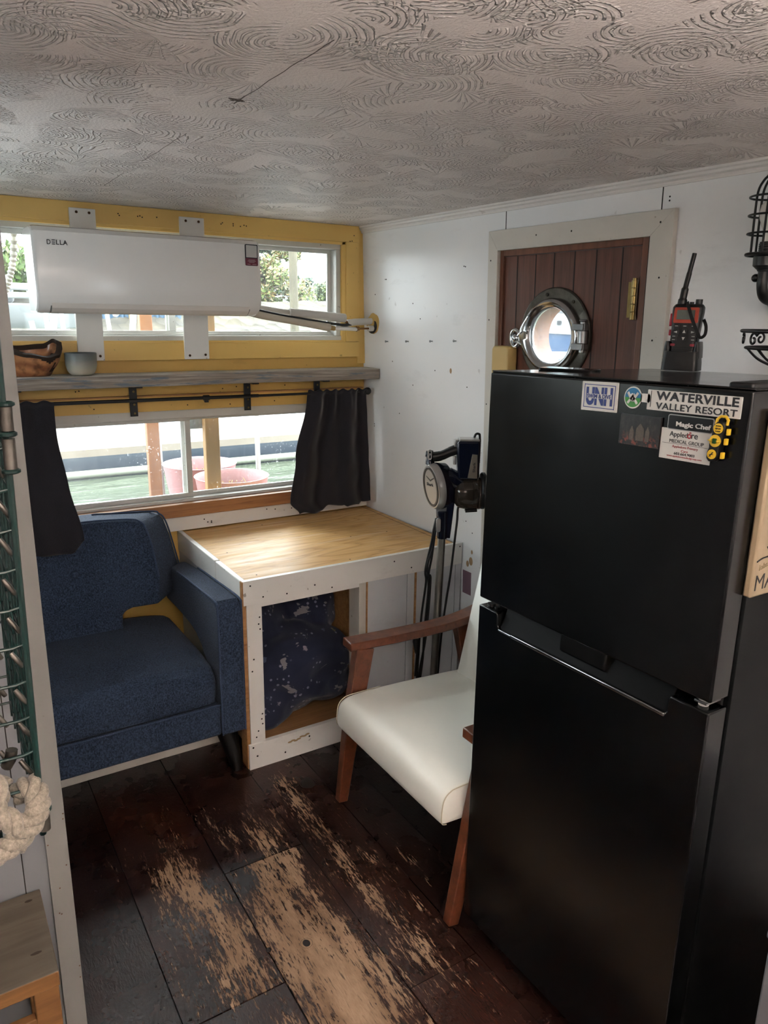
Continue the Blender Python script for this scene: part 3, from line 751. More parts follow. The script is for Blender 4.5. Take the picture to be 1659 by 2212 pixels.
b = B(); b.tube(catmull([(1.15, 2.848, 1.630), (1.30, 2.838, 1.603), (1.45, 2.838, 1.583), (1.56, 2.85, 1.571), (1.63, 2.868, 1.573)]), .0055, 10); b.tube(catmull([(1.5, 2.836, 1.578), (1.58, 2.85, 1.565), (1.64, 2.862, 1.5535)]), .0032, 8)
done(b, 'black_cable', BLKPL, pl)
b = B(); b.tube(catmull([(1.605, 2.87, 1.578), (1.66, 2.875, 1.583), (1.745, 2.885, 1.586)]), .0145, 18); done(b, 'foam_sleeve', FOAM, pl, bevel=.002)
b = B(); b.cyl((1.59, 2.866, 1.585), (1.612, 2.87, 1.578), .006); b.cyl((1.637, 2.862, 1.5535), (1.722, 2.872, 1.556), .0042); b.tube([(1.635, 2.862, 1.5535), (1.660, 2.865, 1.5543)], .0095, 6); b.tube([(1.645, 2.862, 1.5537), (1.65, 2.864, 1.554)], .012, 6)
done(b, 'copper_line', COPPER, pl)
b = B(); b.cyl((1.712, 2.872, 1.5556), (1.745, 2.878, 1.557), .0125); done(b, 'foam_stub', FOAM, pl, bevel=.0015)
b = B(W); b.loft([[(h, 2.893 + r * math.cos(a) * (1 + .06 * math.sin(3 * a)), 1.577 + r * 1.08 * math.sin(a) * (1 + .05 * math.cos(5 * a))) for a in [2 * PI * k / 40 for k in range(40)]] for r, h in ((.041, .0), (.040, .004), (.034, .010), (.024, .022), (.016, .030))])
lab(done(b, 'wall_foam_collar', plain('yellowed_expanding_foam', '#bf9f5c', .85, bump=.6, bscale=80), pl), 'yellowed foam collar where the pipes pass the wall')
b = B(W); b.loft([[(h, 2.892 + r * math.cos(a), 1.569 + r * math.sin(a)) for a in [2 * PI * k / 32 for k in range(32)]] for r, h in ((.033, .006), (.036, .012), (.033, .017))]); done(b, 'rubber_grommet', BLKPL, pl)

# shelf with black straps under it
sh = thing('wall_shelf', (.69, 2.91, 1.338), 'thick weathered blue-washed plank shelf under the upper window', 'shelf')
b = B()
def shelf(u, v):
    x = lerp(-.38, 1.757, u); k = v * 4; i = int(min(k, 3.999)); f = k - i
    P = [(2.845, 1.338), (2.975, 1.338), (2.975, 1.384), (2.845, 1.384), (2.845, 1.338)]
    y = lerp(P[i][0], P[i + 1][0], f); z = lerp(P[i][1], P[i + 1][1], f)
    j = noise.noise(Vector((x * 6, y * 10, z * 10))) * .0016
    return (x, y + j, z + j)
rings = [[shelf(u / 90, v / 16) for v in range(16)] for u in range(91)]
b.loft(rings); done(b, 'plank', MSHELF, sh, bevel=.003, angle=45)
for x, lb in ((.292, 'black strap bracket at the far left, behind the left curtain'), (.706, None), (1.174, None), (1.50, 'black strap bracket partly hidden by the right curtain')):
    b = B(); b.box(x - .0145, x + .0145, 2.954, 2.9595, 1.216, 1.3375); b.box(x - .0145, x + .0145, 2.86, 2.9595, 1.3325, 1.3375)
    o = done(b, 'bracket', BLKMET, sh, bevel=.001)
    for z in (1.312, 1.262, 1.228):
        b = B(); b.cyl((x + .002, 2.9545, z), (x + .002, 2.9522, z), .0042, n=14); done(b, 'screw', BRASS, o)

# live-edge bowl and cup
b = B(); bc = (.352, 2.906)
RIM = [(0, .124), (25, .128), (60, .110), (110, .104), (160, .108), (190, .112), (225, .100), (262, .082), (300, .070), (325, .078), (345, .105), (360, .124)]
def rimh(a):
    d = math.degrees(a) % 360
    for (a0, h0), (a1, h1) in zip(RIM, RIM[1:]):
        if a0 <= d <= a1: return lerp(h0, h1, smooth(a0, a1, d))
def bowl(u, v):
    a = 2 * PI * u
    rim = rimh(a)
    if v < .5:
        t = v * 2; r = .055 + .047 * math.sin(t * PI / 2); z = rim * t
    else:
        t = (1 - v) * 2; r = .045 + .040 * math.sin(t * PI / 2); z = .012 + (rim - .012) * t
    n_ = noise.noise(Vector((math.cos(a) * 3, math.sin(a) * 3, z * 30))) * .003
    return (bc[0] + (r + n_) * math.cos(a) * 1.06, bc[1] + (r + n_) * math.sin(a) * .56, 1.3845 + z)
b.grid(bowl, 72, 32, closed=True)
vs = [v for v in b.bm.verts]; b.f(list(reversed(vs[:72]))); b.f(vs[-72:])
for f in b.bm.faces:
    c = f.calc_center_median(); rad = math.hypot((c.x - bc[0]) / 1.06, (c.y - bc[1]) / .56)
    a = math.atan2((c.y - bc[1]) / .56, (c.x - bc[0]) / 1.06)
    f.material_index = 0
    if f.normal.dot(Vector((c.x - bc[0], c.y - bc[1], 0))) < 0: f.material_index = 2
    nn = noise.noise(Vector((math.cos(a) * 2.2, math.sin(a) * 2.2, (c.z - 1.38) * 14)))
    rim = rimh(a)
    if c.z - 1.3845 > rim - .016 - .02 * max(0, nn): f.material_index = 1
    if abs(a - .25) < .28 and nn > -.25 and rad > .05 and f.material_index == 0 : f.material_index = 1
    if abs(a + .55) < .22 and rad > .07 and c.z - 1.3845 < .055 + .05 * nn: f.material_index = 1
def m_bowl():
    g = N('turned_burl_bowl_wood')
    v = g.map((1, 2, 1)); o = g.n('TexWave', wave_type='RINGS', rings_direction='SPHERICAL', Scale=9, Distortion=5, Detail=3); g.t.links.new(v, o.inputs['Vector'])
    c = g.mix(o.outputs['Fac'], '#8f5b3c', '#b98257')
    c = g.mix(g.ramp(g.noise(26, detail=6), [(.5, 0.), (.65, .7)]), c, '#4a2c1d')
    g.p(col=c, rough=.28, coat=.3, normal=g.bump(g.noise(60), .15, .001)); return g.m
tag(done(b, 'wooden_bowl', [m_bowl(), plain('dark_bark', '#3a2a20', .9, var=.25, bump=.8, bscale=70), plain('orange_bowl_interior', '#c4784a', .35, var=.15)], angle=60), 'live-edge wooden bowl with dark bark rim on the shelf', 'bowl')
b = B()
b.lathe([(.0, 1.3845), (.034, 1.3845), (.043, 1.392), (.049, 1.402), (.0535, 1.42), (.0545, 1.44), (.0548, 1.462), (.0535, 1.464), (.0515, 1.462), (.0505, 1.43), (.044, 1.40), (.02, 1.392), (.0, 1.392)], (.5165, 2.895, 0), n=56)
def m_cup():
    g = N('two_tone_cup_glaze'); x = g.n('SeparateXYZ'); g.t.links.new(g.tc.outputs['Object'], x.inputs[0])
    z = g.math('ADD', g.math('MULTIPLY', x.outputs[2], 12.5), g.math('MULTIPLY', g.noise(30, g.map((1, 1, 4)), 4), .14))
    c = g.ramp(z, [(.2, '#b9b2a2'), (.52, '#98978c'), (.78, '#6f7472'), (1., '#5a6061')])
    g.p(col=c, rough=.4, normal=g.bump(g.noise(40, g.map((1, 1, 12)), 2), .12, .001)); return g.m
tag(done(b, 'ceramic_cup', m_cup(), angle=50), 'small round ceramic cup, grey above and cream below, beside the bowl', 'cup')

# curtain rod and curtains
rd = thing('curtain_rod', (.78, 2.90, 1.27), 'thin black telescopic curtain rod over the lower window', 'curtain rod')
b = B(); b.cyl((-.2, 2.90, 1.2865), (1.20, 2.90, 1.2815), .0068, n=16); b.cyl((1.19, 2.90, 1.2815), (1.725, 2.90, 1.281), .0052, n=16); done(b, 'rod', BLKMET, rd)
b = B(); b.sphere((1.728, 2.90, 1.281), .0165, 20, 14); b.cyl((1.71, 2.90, 1.281), (1.717, 2.90, 1.281), .011); lab(done(b, 'finial', BLKPL, rd), 'round black end knob')
b = B(); b.cyl((.965, 2.90, 1.2825), (.99, 2.90, 1.2825), .0105); b.box(.970, .985, 2.893, 2.907, 1.264, 1.275); b.box(.972, .983, 2.90, 2.963, 1.274, 1.280); done(b, 'rod_holder', BLKMET, rd, bevel=.001)

def curtain(name, x0t, x1t, x0f, x1f, yf, zt, zbf, folds, amp, seed, label):
    b = B(); rnd = random.Random(seed)
    NU, NV = 150, 70
    ph = [rnd.uniform(0, 6.28) for _ in range(6)]
    def fn(u, v):           # v: 0 top -> 1 bottom
        zb = zbf(u); z = lerp(zt, zb, v)
        x = lerp(x0f(v), x1f(v), u)
        g = smooth(0, .12, v)
        f = math.sin(folds * 2 * PI * (u + .018 * math.sin(3.1 * v + ph[0])) + ph[1] + .5 * math.sin(2.2 * v)) * .6
        f += math.sin(folds * .53 * 2 * PI * u + ph[2] + 1.2 * v) * .5 + math.sin(folds * 2.3 * 2 * PI * u + ph[3]) * .22 * (1 - smooth(0, .35, v))
        y = yf(v) + amp * f * (.55 + .45 * g)
        top = .010 * (1 - smooth(0, .05, v))
        y -= top
        x += .006 * math.sin(folds * 2 * PI * u * 1.0 + 1.4) * v
        z += (.004 * math.sin(folds * 4 * PI * u + ph[4])) * (1 - v)
        y += .004 * noise.noise(Vector((u * 9, v * 7, seed)))
        return (x, y, z)
    b.grid(fn, NU, NV)
    b.mi = 0
    o = done(b, name, CURT, angle=180, solid=.0022)
    return tag(o, label, 'curtain', 'charcoal curtains at the lower window')
def zr(u):
    z = .752 if u < .36 else .772 if u < .62 else .760 if u < .84 else .775
    z = .752 + .020 * smooth(.33, .42, u) - .014 * smooth(.60, .68, u) + .016 * smooth(.82, .88, u)
    return z + .006 * math.sin(u * 19)
curtain('window_curtain', 0, 0, lambda v: 1.428 - .065 * smooth(.05, .55, v) - .034 * smooth(.55, .9, v) + .042 * smooth(.9, 1., v), lambda v: 1.716 + .028 * v, lambda v: 2.896 - .006 * v, 1.294, zr, 3.6, .015, 4, 'charcoal curtain gathered at the right end of the rod, hanging onto the plywood top')
def zl(u): return .800 + .012 * math.sin(u * 5) - .01 * smooth(.3, .6, u) + .03 * smooth(.9, 1., u)
curtain('window_curtain', 0, 0, lambda v: .02 - .02 * v, lambda v: .410 + .012 * smooth(.2, .6, v) + .022 * smooth(.6, .97, v) - .015 * smooth(.97, 1, v), lambda v: 2.893 - .20 * smooth(.2, 1., v) ** 1.0, 1.296, zl, 3.4, .009, 9, 'charcoal curtain at the left end of the rod, draped over the blue armchair')
# loose lower corner of the left curtain resting on the chair back
# ---------------------------------------------------------------- plywood-topped bench in the corner
dk = thing('corner_bench', (1.33, 2.62, 0), 'white built-in corner bench with a plywood top and an open cubby', 'bench')
b = B(); b.box(.874, 1.768, 2.274, 2.974, .706, .7235)
b.mi = 1
for x, y in ((.93, 2.31), (1.3, 2.30), (1.72, 2.31), (1.62, 2.55), (.93, 2.6), (1.2, 2.9), (1.45, 2.56)): b.cyl((x, y, .723), (x, y, .7239), .0032, n=8)
b.box(1.742, 1.744, 2.274, 2.974, .723, .7238)
lab(done(b, 'plywood_top', [MPLY, DARKHOLE], dk, smooth=False), 'pale grained plywood top')
b = B(); b.box(.8575, 1.797, 2.256, 2.274, .638, .7265)
nails(b, [(.884, .708), (.93, .66), (1.02, .655), (1.13, .667), (1.20, .645), (1.47, .70), (1.55, .662), (1.785, .712), (1.75, .675), (1.70, .66), (1.70, .667)], 'Y', .0032, 2.2562)
done(b, 'front_apron', [WHT, DARKHOLE], dk, bevel=.003)
b = B(); b.box(.8545, .8735, 2.2735, 2.52, .637, .7255); b.box(.8535, .8725, 2.523, 2.985, .640, .7275)
done(b, 'side_apron', WHT, dk, bevel=.003)
b = B(); b.box(.8535, .858, 2.256, 2.274, .637, .7255); done(b, 'raw_end_grain', RAWWOOD, dk, smooth=False)
b = B(); b.box(.870, .926, 2.262, 2.282, .098, .638); b.box(.926, 1.319, 2.262, 2.282, .622, .638)
nails(b, [(.917, .585), (.913, .56), (.918, .54), (.891, .43), (.884, .385), (.917, .21), (.914, .19), (.917, .17), (.892, .122), (.9, .145)], 'Y', .0032, 2.2622)
done(b, 'face_frame', [WHT, DARKHOLE], dk, bevel=.003)
b = B(); b.box(.8565, .8695, 2.264, 2.32, 0, .637); done(b, 'plywood_end', RAWWOOD, dk, bevel=.001)
b = B(); b.box(.860, 1.797, 2.254, 2.272, 0, .100)
nails(b, [(.875, .088), (.89, .05), (1.0, .03), (1.10, .066), (1.28, .06)], 'Y', .0036, 2.2542)
b.mi = 2
for k in range(7):
    x = 1.02 + k * .012; b.sphere((x, 2.2541, .066 + .018 * (k / 7) ** 2 + .003 * math.sin(k * 2)), (.010, .0008, .004), 8, 6)
done(b, 'kick_board', [WHT, DARKHOLE, plain('tan_wood_filler', '#a9906a', .8)], dk, bevel=.002)
b = B(); b.box(1.319, 1.349, 2.262, 2.34, .09, .638); done(b, 'divider_stile', CASE, dk, bevel=.0015)
b = B(); b.box(1.3495, 1.3555, 2.260, 2.34, .09, .638); b.box(1.571, 1.5785, 2.2585, 2.27, .10, .638); done(b, 'raw_edge_strip', RAWWOOD, dk, smooth=False)
b = B(); b.box(1.356, 1.535, 2.262, 2.274, .098, .638); b.box(1.5375, 1.5705, 2.262, 2.274, .098, .638); b.box(1.579, 1.770, 2.262, 2.274, .098, .638); b.box(1.7725, 1.80, 2.262, 2.274, .098, .638)
done(b, 'front_panel', GREYP, dk, bevel=.001)
b = B(); b.box(.8575, .870, 2.64, 2.985, 0, .637); done(b, 'side_panel', GREYP, dk, smooth=False)
b = B(); b.box(.872, 1.35, 2.272, 2.984, .070, .097); lab(done(b, 'cubby_floor', m_wood('cubby_plywood', '#8a6440', '#a67d52', (4, 50, 50), .6, '#5b3f28'), dk, smooth=False), 'brown plywood floor of the cubby')
b = B(); b.box(1.3505, 1.36, 2.34, 2.984, .07, .70); done(b, 'cubby_side', RAWWOOD, dk, smooth=False)
# comforter stuffed into the cubby
b = B(); rnd = random.Random(11)
def blob(c, r, seed, amp, n=40, m=26):
    k0 = len(b.bm.verts)
    b.sphere(c, r, n, m)
    b.bm.verts.ensure_lookup_table()
    for v in b.bm.verts[k0:]:
        d = (v.co - Vector(c)); p = Vector((v.co.x * 6, v.co.y * 6, v.co.z * 9)) + Vector((seed, 0, 0))
        w = 1 - abs(noise.noise(p * .8)) * 1.6
        f = 1 + amp * (w - .4) + .10 * noise.noise(p * .45) + .07 * (.5 - abs(noise.noise(p * 2.1)) * 1.5)
        v.co = Vector(c) + d * f
        v.co.z = max(v.co.z, .0985); v.co.x = min(max(v.co.x, .876), 1.345); v.co.y = min(max(v.co.y, 2.292), 2.975)
blob((1.12, 2.47, .265), (.235, .17, .165), 1, .24, 64, 44)
blob((1.02, 2.66, .42), (.21, .20, .125), 5, .20)
blob((1.28, 2.66, .46), (.15, .20, .125), 9, .18)
blob((.97, 2.42, .175), (.13, .13, .095), 13, .2)
blob((1.25, 2.45, .20), (.12, .12, .10), 17, .15)
blob((1.1, 2.72, .25), (.22, .22, .16), 21, .1)
o = done(b, 'comforter', MQ, angle=180)
md = o.modifiers.new('fuse', 'REMESH'); md.mode = 'VOXEL'; md.voxel_size = .009; md.use_smooth_shade = True
md = o.modifiers.new('relax', 'SMOOTH'); md.iterations = 4; md.factor = .5
tag(o, 'crumpled navy comforter with pale flower and animal print stuffed in the bench cubby', 'comforter')

# ---------------------------------------------------------------- blue armchair
ch = thing('blue_armchair', (.40, 2.55, 0), 'navy blue upholstered armchair with buttoned back under the left curtain', 'armchair')
CX = .40
b = B()
def seatp(u, v):
    x = lerp(CX - .365, CX + .365, u); P = [(2.86, .30), (2.285, .285), (2.262, .30), (2.256, .34), (2.260, .385), (2.278, .418), (2.31, .435), (2.45, .446), (2.60, .443), (2.86, .437)]
    k = v * (len(P) - 1); i = int(min(k, len(P) - 1.001)); f = k - i
    y = lerp(P[i][0], P[i + 1][0], f); z = lerp(P[i][1], P[i + 1][1], f)
    if i >= 4:
        e = 1 - (2 * u - 1) ** 6; z += .022 * (e - 1) + .010 * math.sin(PI * u) * smooth(2.27, 2.5, y)
    elif i >= 1: y += .010 * (abs(2 * u - 1) ** 8)
    return (x, y, z)
b.loft([[seatp(u / 24, v / 45) for v in range(46)] for u in range(25)])
done(b, 'seat_cushion', BLUE, ch, angle=60, sub=1)
b = B(); b.prism(rrect(CX, 2.545, .735, .555, .012), 'Z', .165, .285)
done(b, 'base', BLUE, ch, bevel=.012, seg=3)
b = B(); b.tube([(CX - .365, 2.266, .2865), (CX + .365, 2.266, .2865)], .0035, 8); done(b, 'seat_welt', BLUEP, ch)
# back: front outline narrower than the rear one, with a stem below the arm openings
def mir(h): return [(x, y, z) for x, y, z in h] + [(-x, y, z) for x, y, z in reversed(h)]
fr = mir([(.155, 2.725, .405), (.155, 2.715, .50), (.165, 2.708, .518), (.19, 2.70, .530), (.282, 2.685, .533), (.288, 2.685, .64), (.276, 2.715, .76), (.262, 2.735, .825), (.245, 2.742, .846), (.215, 2.747, .857), (.10, 2.752, .866)])
re_ = mir([(.17, 2.86, .405), (.17, 2.86, .50), (.18, 2.86, .518), (.21, 2.86, .530), (.425, 2.86, .533), (.420, 2.86, .60), (.388, 2.86, .75), (.368, 2.86, .815), (.350, 2.86, .838), (.315, 2.86, .852), (.12, 2.86, .866)])
mid = [tuple((p + q) / 2 for p, q in zip(a, c)) for a, c in zip(fr, re_)]
b = B(); T_ = lambda pts, dy=0: [(CX + x, y + dy, z) for x, y, z in pts]
b.loft([T_(fr), T_(mid), T_(re_), T_(re_, .035)])
bk = done(b, 'backrest', BLUE, ch, bevel=.012, seg=3, angle=30)
b = B()
for sgn in (1, -1):
    b.tube(catmull([(CX + sgn * x, y - .003, z + .003) for x, y, z in [(.289, 2.684, .64), (.277, 2.714, .76), (.263, 2.734, .826), (.244, 2.741, .850), (.213, 2.746, .861), (.10, 2.751, .869), (0, 2.752, .870)]], 6), .0036, 8)
    b.tube(catmull([(CX + sgn * x, y, z) for x, y, z in [(.423, 2.862, .60), (.391, 2.862, .75), (.371, 2.862, .817), (.350, 2.862, .842), (.315, 2.862, .855), (.10, 2.862, .868)]], 6), .0034, 8)
done(b, 'piping', BLUEP, bk)
for x in (.17, 0, -.17):
    b = B(); b.sphere((CX + x, 2.708, .694), (.0135, .006, .0135), 18, 10); b.torus((CX + x, 2.711, .694), .0155, .002, 'Y', 24, 6); done(b, 'button', BLUE, bk)
armp = [(2.256, .168), (2.256, .62), (2.262, .650), (2.285, .664), (2.45, .656), (2.66, .644), (2.80, .632), (2.885, .62), (2.885, .475), (2.70, .478), (2.585, .474), (2.51, .462), (2.455, .435), (2.415, .40), (2.392, .34), (2.388, .29), (2.388, .168)]
for sgn in (1, -1):
    b = B(); xa, xb = CX + sgn * .365, CX + sgn * .4525
    b.prism(armp, 'X', min(xa, xb), max(xa, xb)); am = done(b, 'arm', BLUE, ch, bevel=.010, seg=3, angle=30)
    b = B()
    for x in (CX + sgn * .367, CX + sgn * .4505):
        b.tube(catmull([(x, y, z) for y, z in [(2.2585, .17), (2.2585, .62), (2.265, .652), (2.288, .6655), (2.45, .658), (2.66, .646), (2.72, .641)]], 6), .0034, 8)
    done(b, 'piping', BLUEP, am)
for sx in (1, -1):
    for fy in (0, 1):
        b = B(); x0 = CX + sx * .40; x1 = CX + sx * .425; ya, yb = ((2.33, 2.285) if not fy else (2.78, 2.85))
        b.tube([(x0, ya, .168), (x1, yb, 0)], [.041, .019], 24); done(b, 'leg', BLACKW, ch, bevel=.002)
# ================================================================ white wooden-armed chair beside the refrigerator
wc = thing('wooden_armchair', (1.33, 1.62, 0), 'white faux-leather armchair with reddish wooden arms squeezed beside the refrigerator', 'armchair')
YC = 1.625
def seatring(y, s):
    # outline in x-z, front edge full and rounded
    P = [(1.555, .285), (1.30, .292), (1.048, .300), (1.036, .304), (1.031, .318), (1.033, .36), (1.040, .384), (1.056, .399), (1.085, .405), (1.20, .404), (1.35, .396), (1.50, .386), (1.565, .382), (1.575, .33)]
    c = (1.30, .345)
    return [(c[0] + (x - c[0]) * (.98 + .02 * s), y, c[1] + (z - c[1]) * (.93 + .07 * s) + (.012 * max(0, 1 - abs(y - YC) / .29) ** .6 * smooth(1.06, 1.3, x) if z > .345 else 0)) for x, z in P]
b = B(); b.loft([seatring(YC + t * .290, s) for t, s in ((-1, 0), (-.985, .8), (-.95, 1), (-.7, 1), (-.35, 1), (0, 1), (.35, 1), (.7, 1), (.95, 1), (.985, .8), (1, 0))])
st = done(b, 'seat', LEATHER, wc, angle=50, sub=1)
b = B()
for sy in (-1, 1):
    b = B(); r = seatring(YC + sy * .2893, .25)[2:10]; b.tube(catmull([(x - .001, y, z + .001) for x, y, z in r], 5), .0016, 6); done(b, 'stitching', SEAM, st)
b = B()
def backring(y, s):
    P = [(1.505, .375), (1.60, .78), (1.615, .80), (1.66, .80), (1.672, .785), (1.60, .375)]
    c = (1.585, .58); return [(c[0] + (x - c[0]) * (.85 + .15 * s) - .006 * 0, y, c[1] + (z - c[1]) * (.98 + .02 * s)) for x, z in P]
b.loft([backring(YC + t * .275, s) for t, s in ((-1, 0), (-.96, 1), (0, 1), (.96, 1), (1, 0))])
done(b, 'backrest', LEATHER, wc, bevel=.012, seg=3)
def beam(b, pts, w, t, tw=None):
    """rectangular bar swept along points in an x-z plane; w across y, t thick"""
    rings = []
    pts = [Vector(p) for p in pts]
    for i, p in enumerate(pts):
        d = pts[min(i + 1, len(pts) - 1)] - pts[max(i - 1, 0)]; d.normalize()
        nrm = Vector((-d.z, 0, d.x)); nrm.normalize(); sd = Vector((0, 1, 0)); sd = sd - d * sd.dot(d); sd.normalize()
        ww = w[i] if isinstance(w, (list, tuple)) else w; tt = t[i] if isinstance(t, (list, tuple)) else t
        rings.append([p + sd * ww / 2 + nrm * tt / 2, p - sd * ww / 2 + nrm * tt / 2, p - sd * ww / 2 - nrm * tt / 2, p + sd * ww / 2 - nrm * tt / 2])
    b.loft(rings)
for sy in (1, -1):
    Yl = lambda q: YC + sy * q
    Ya = lambda q: YC + (q if sy > 0 else -.303 + (.33 - q) * .2)
    b = B(); beam(b, catmull([(1.098, Ya(.338), .558), (1.25, Ya(.328), .5555), (1.42, Ya(.318), .556), (1.52, Ya(.308), .565), (1.60, Ya(.296), .585), (1.66, Ya(.285), .61)], 5), .064 if sy > 0 else .05, .029)
    done(b, 'armrest', WALNUT, wc, bevel=.004, seg=3)
    b = B(); beam(b, [(1.063, Yl(.310), .0), (1.105 if sy > 0 else 1.118, Yl(.314), .29), (1.150 if sy > 0 else 1.172, Yl(.318 if sy > 0 else .312), .545)], [.030, .034, .036], [.034, .055, .066])
    done(b, 'leg', WALNUT, wc, bevel=.003)
    b = B(); beam(b, [(1.70, Yl(.300), .0), (1.605, Yl(.305), .30), (1.545, Yl(.306), .555)], [.030, .034, .034], [.032, .052, .056])
    done(b, 'leg', WALNUT, wc, bevel=.003)
    b = B(); beam(b, [(1.10, Yl(.302), .262), (1.62, Yl(.302), .245)], .022, .045); done(b, 'side_rail', WALNUT, wc, bevel=.003)

# ================================================================ stick vacuum leaning by the bench
vc = thing('stick_vacuum', (1.57, 2.1, 0), 'dark blue upright stick vacuum with a silver tube standing behind the white chair', 'vacuum cleaner')
U = Vector((.8482, -.5294, 0)).normalized(); Nn = Vector((-U.y, U.x, 0)) * -1    # U: across the body, Nn: towards the room
if Nn.y > 0: Nn = -Nn
VO = Vector((1.57, 2.1, 0))
def VX(v): return VO + U * v[0] + Nn * v[1] + Vector((0, 0, v[2]))     # (across, towards room, up)
def pu(px): return (px - 950) * .00168
def pz(py): return .823 + (1160 - py) * .00171
NAVY = plain('glossy_navy_plastic', '#0f1526', .2, var=.03); SILV = plain('silver_plastic', '#b9b7b4', .28, metal=.6, var=.02); TUBE = m_metal('brushed_aluminium_tube', '#8b8a86', '#a5a39e', .32)
b = B(VX); b.cyl((-.012, 0, .10), (.004, 0, .83), .0145, n=24); done(b, 'tube', TUBE, vc)
b = B(VX)  # floor head
b.hexa([(-.10, -.04, .012), (.09, -.04, .012), (.09, .055, .012), (-.10, .055, .012), (-.085, -.02, .06), (.075, -.02, .06), (.075, .04, .055), (-.085, .04, .055)])
b.cyl((-.014, 0, .05), (-.012, 0, .13), .022, n=20)
for x in (-.09, .08): b.cyl((x, -.02, .014), (x + .012, -.02, .014), .014, n=16)
done(b, 'floor_head', NAVY, vc, bevel=.006)
b = B(VX); b.tube([(pu(953), 0, pz(1162)), (pu(953), 0, pz(1130)), (pu(952), 0, pz(1100))], [.0195, .0205, .024], 24)
b.hexa([(pu(961), -.012, pz(1160)), (pu(970), -.012, pz(1161)), (pu(970), .012, pz(1161)), (pu(961), .012, pz(1160)), (pu(958), -.016, pz(1080)), (pu(977), -.016, pz(1080)), (pu(977), .016, pz(1080)), (pu(958), .016, pz(1080))])
done(b, 'sleeve', NAVY, vc, bevel=.003)
b = B(VX); b.loft([[(pu(943) + p[0], y, pz(1130) + p[1]) for p in rrect(0, 0, .017, .052, .0075)] for y in (.008, .024)]); lab(done(b, 'release_latch', SILV, vc, bevel=.002), 'silver release latch')
b = B(VX); b.hexa([(pu(940), -.014, pz(1112)), (pu(957), -.014, pz(1112)), (pu(957), .014, pz(1112)), (pu(940), .014, pz(1112)), (pu(936), -.016, pz(1090)), (pu(962), -.016, pz(1090)), (pu(962), .016, pz(1090)), (pu(936), .016, pz(1090))]); done(b, 'neck', plain('grey_plastic', '#77767a', .35), vc, bevel=.003)
# motor pod: an oval drum whose silver lid looks towards the window side
ax = (Vector((-.80, .60, 0))).normalized(); px_ = Vector((.60, .80, 0)); lean = Vector((.18, 0, 1)).normalized()
def pod(c, d, r, h, n=44):
    c = Vector(c) + ax * d
    return [c + px_ * (r * math.cos(2 * PI * k / n)) + Vector((.14 * h * math.sin(2 * PI * k / n) * -1, 0, h * math.sin(2 * PI * k / n))) for k in range(n)]
pc = (pu(946), .0, pz(1046))
b = B(VX); b.loft([pod(pc, -.035, .030, .062), pod(pc, -.030, .046, .080), pod(pc, .012, .051, .086), pod(pc, .016, .0505, .0855)])
done(b, 'motor_pod', NAVY, vc, angle=50)
b = B(VX); b.loft([pod(pc, .012, .0500, .0845), pod(pc, .040, .0475, .0815), pod(pc, .046, .044, .078), pod(pc, .047, .030, .06)])
pod_lid = done(b, 'silver_lid', SILV, vc, angle=40); lab(pod_lid, 'oval silver lid')
b = B(VX); b.loft([pod(pc, .0455, .0405, .073), pod(pc, .049, .039, .071), pod(pc, .049, .033, .064), pod(pc, .0465, .032, .063)], wrap=True)
c2 = Vector(pc) + ax * .0478 + Vector((0, 0, .030))
b.tube([c2 - px_ * .022 + Vector((0, 0, .008)), c2 + Vector((0, 0, -.006)), c2 + px_ * .022 + Vector((0, 0, .008))], .004, 8)
done(b, 'lid_trim', plain('dark_silver_trim', '#5d5c5c', .3, metal=.7), pod_lid)
lw = VX(Vector(pc) + ax * .0492 - px_ * .020 + Vector((0, 0, .004)))
text('Shark', lw, (VX(px_) - VX((0, 0, 0))), (0, 0, 1), .036, .011, INK, pod_lid, bold=.01)
# handle loop
b = B(VX); b.tube(catmull([(pu(927), .0, pz(985)), (pu(945), 0, pz(982)), (pu(965), 0, pz(973)), (pu(983), 0, pz(966))]), [.018] * 8 + [.017] * 8 + [.018] * 9, 20); done(b, 'handle_grip', BLKPL, vc)
b = B(VX); b.tube(catmull([(pu(920), .0, pz(972)), (pu(921), 0, pz(985)), (pu(922), 0, pz(1000)), (pu(930), 0, pz(1016))]), [.0125, .013, .0135, .014, .0145, .015, .016, .017] * 3 + [.02], 16)
done(b, 'handle_spine', NAVY, vc)
b = B(VX); b.loft([[(pu(920) + p[0], y, pz(979) + p[1]) for p in rrect(0, 0, .016, .036, .007)] for y in (.006, .017)]); b.mi = 1
b.loft([[(pu(920) + p[0], y, pz(974) + p[1]) for p in rrect(0, 0, .007, .007, .002)] for y in (.015, .0178)]); b.loft([[(pu(920.5) + p[0], y, pz(983) + p[1]) for p in rrect(0, 0, .007, .011, .002)] for y in (.015, .0178)])
done(b, 'switch_panel', [SILV, INK], vc, bevel=.001)
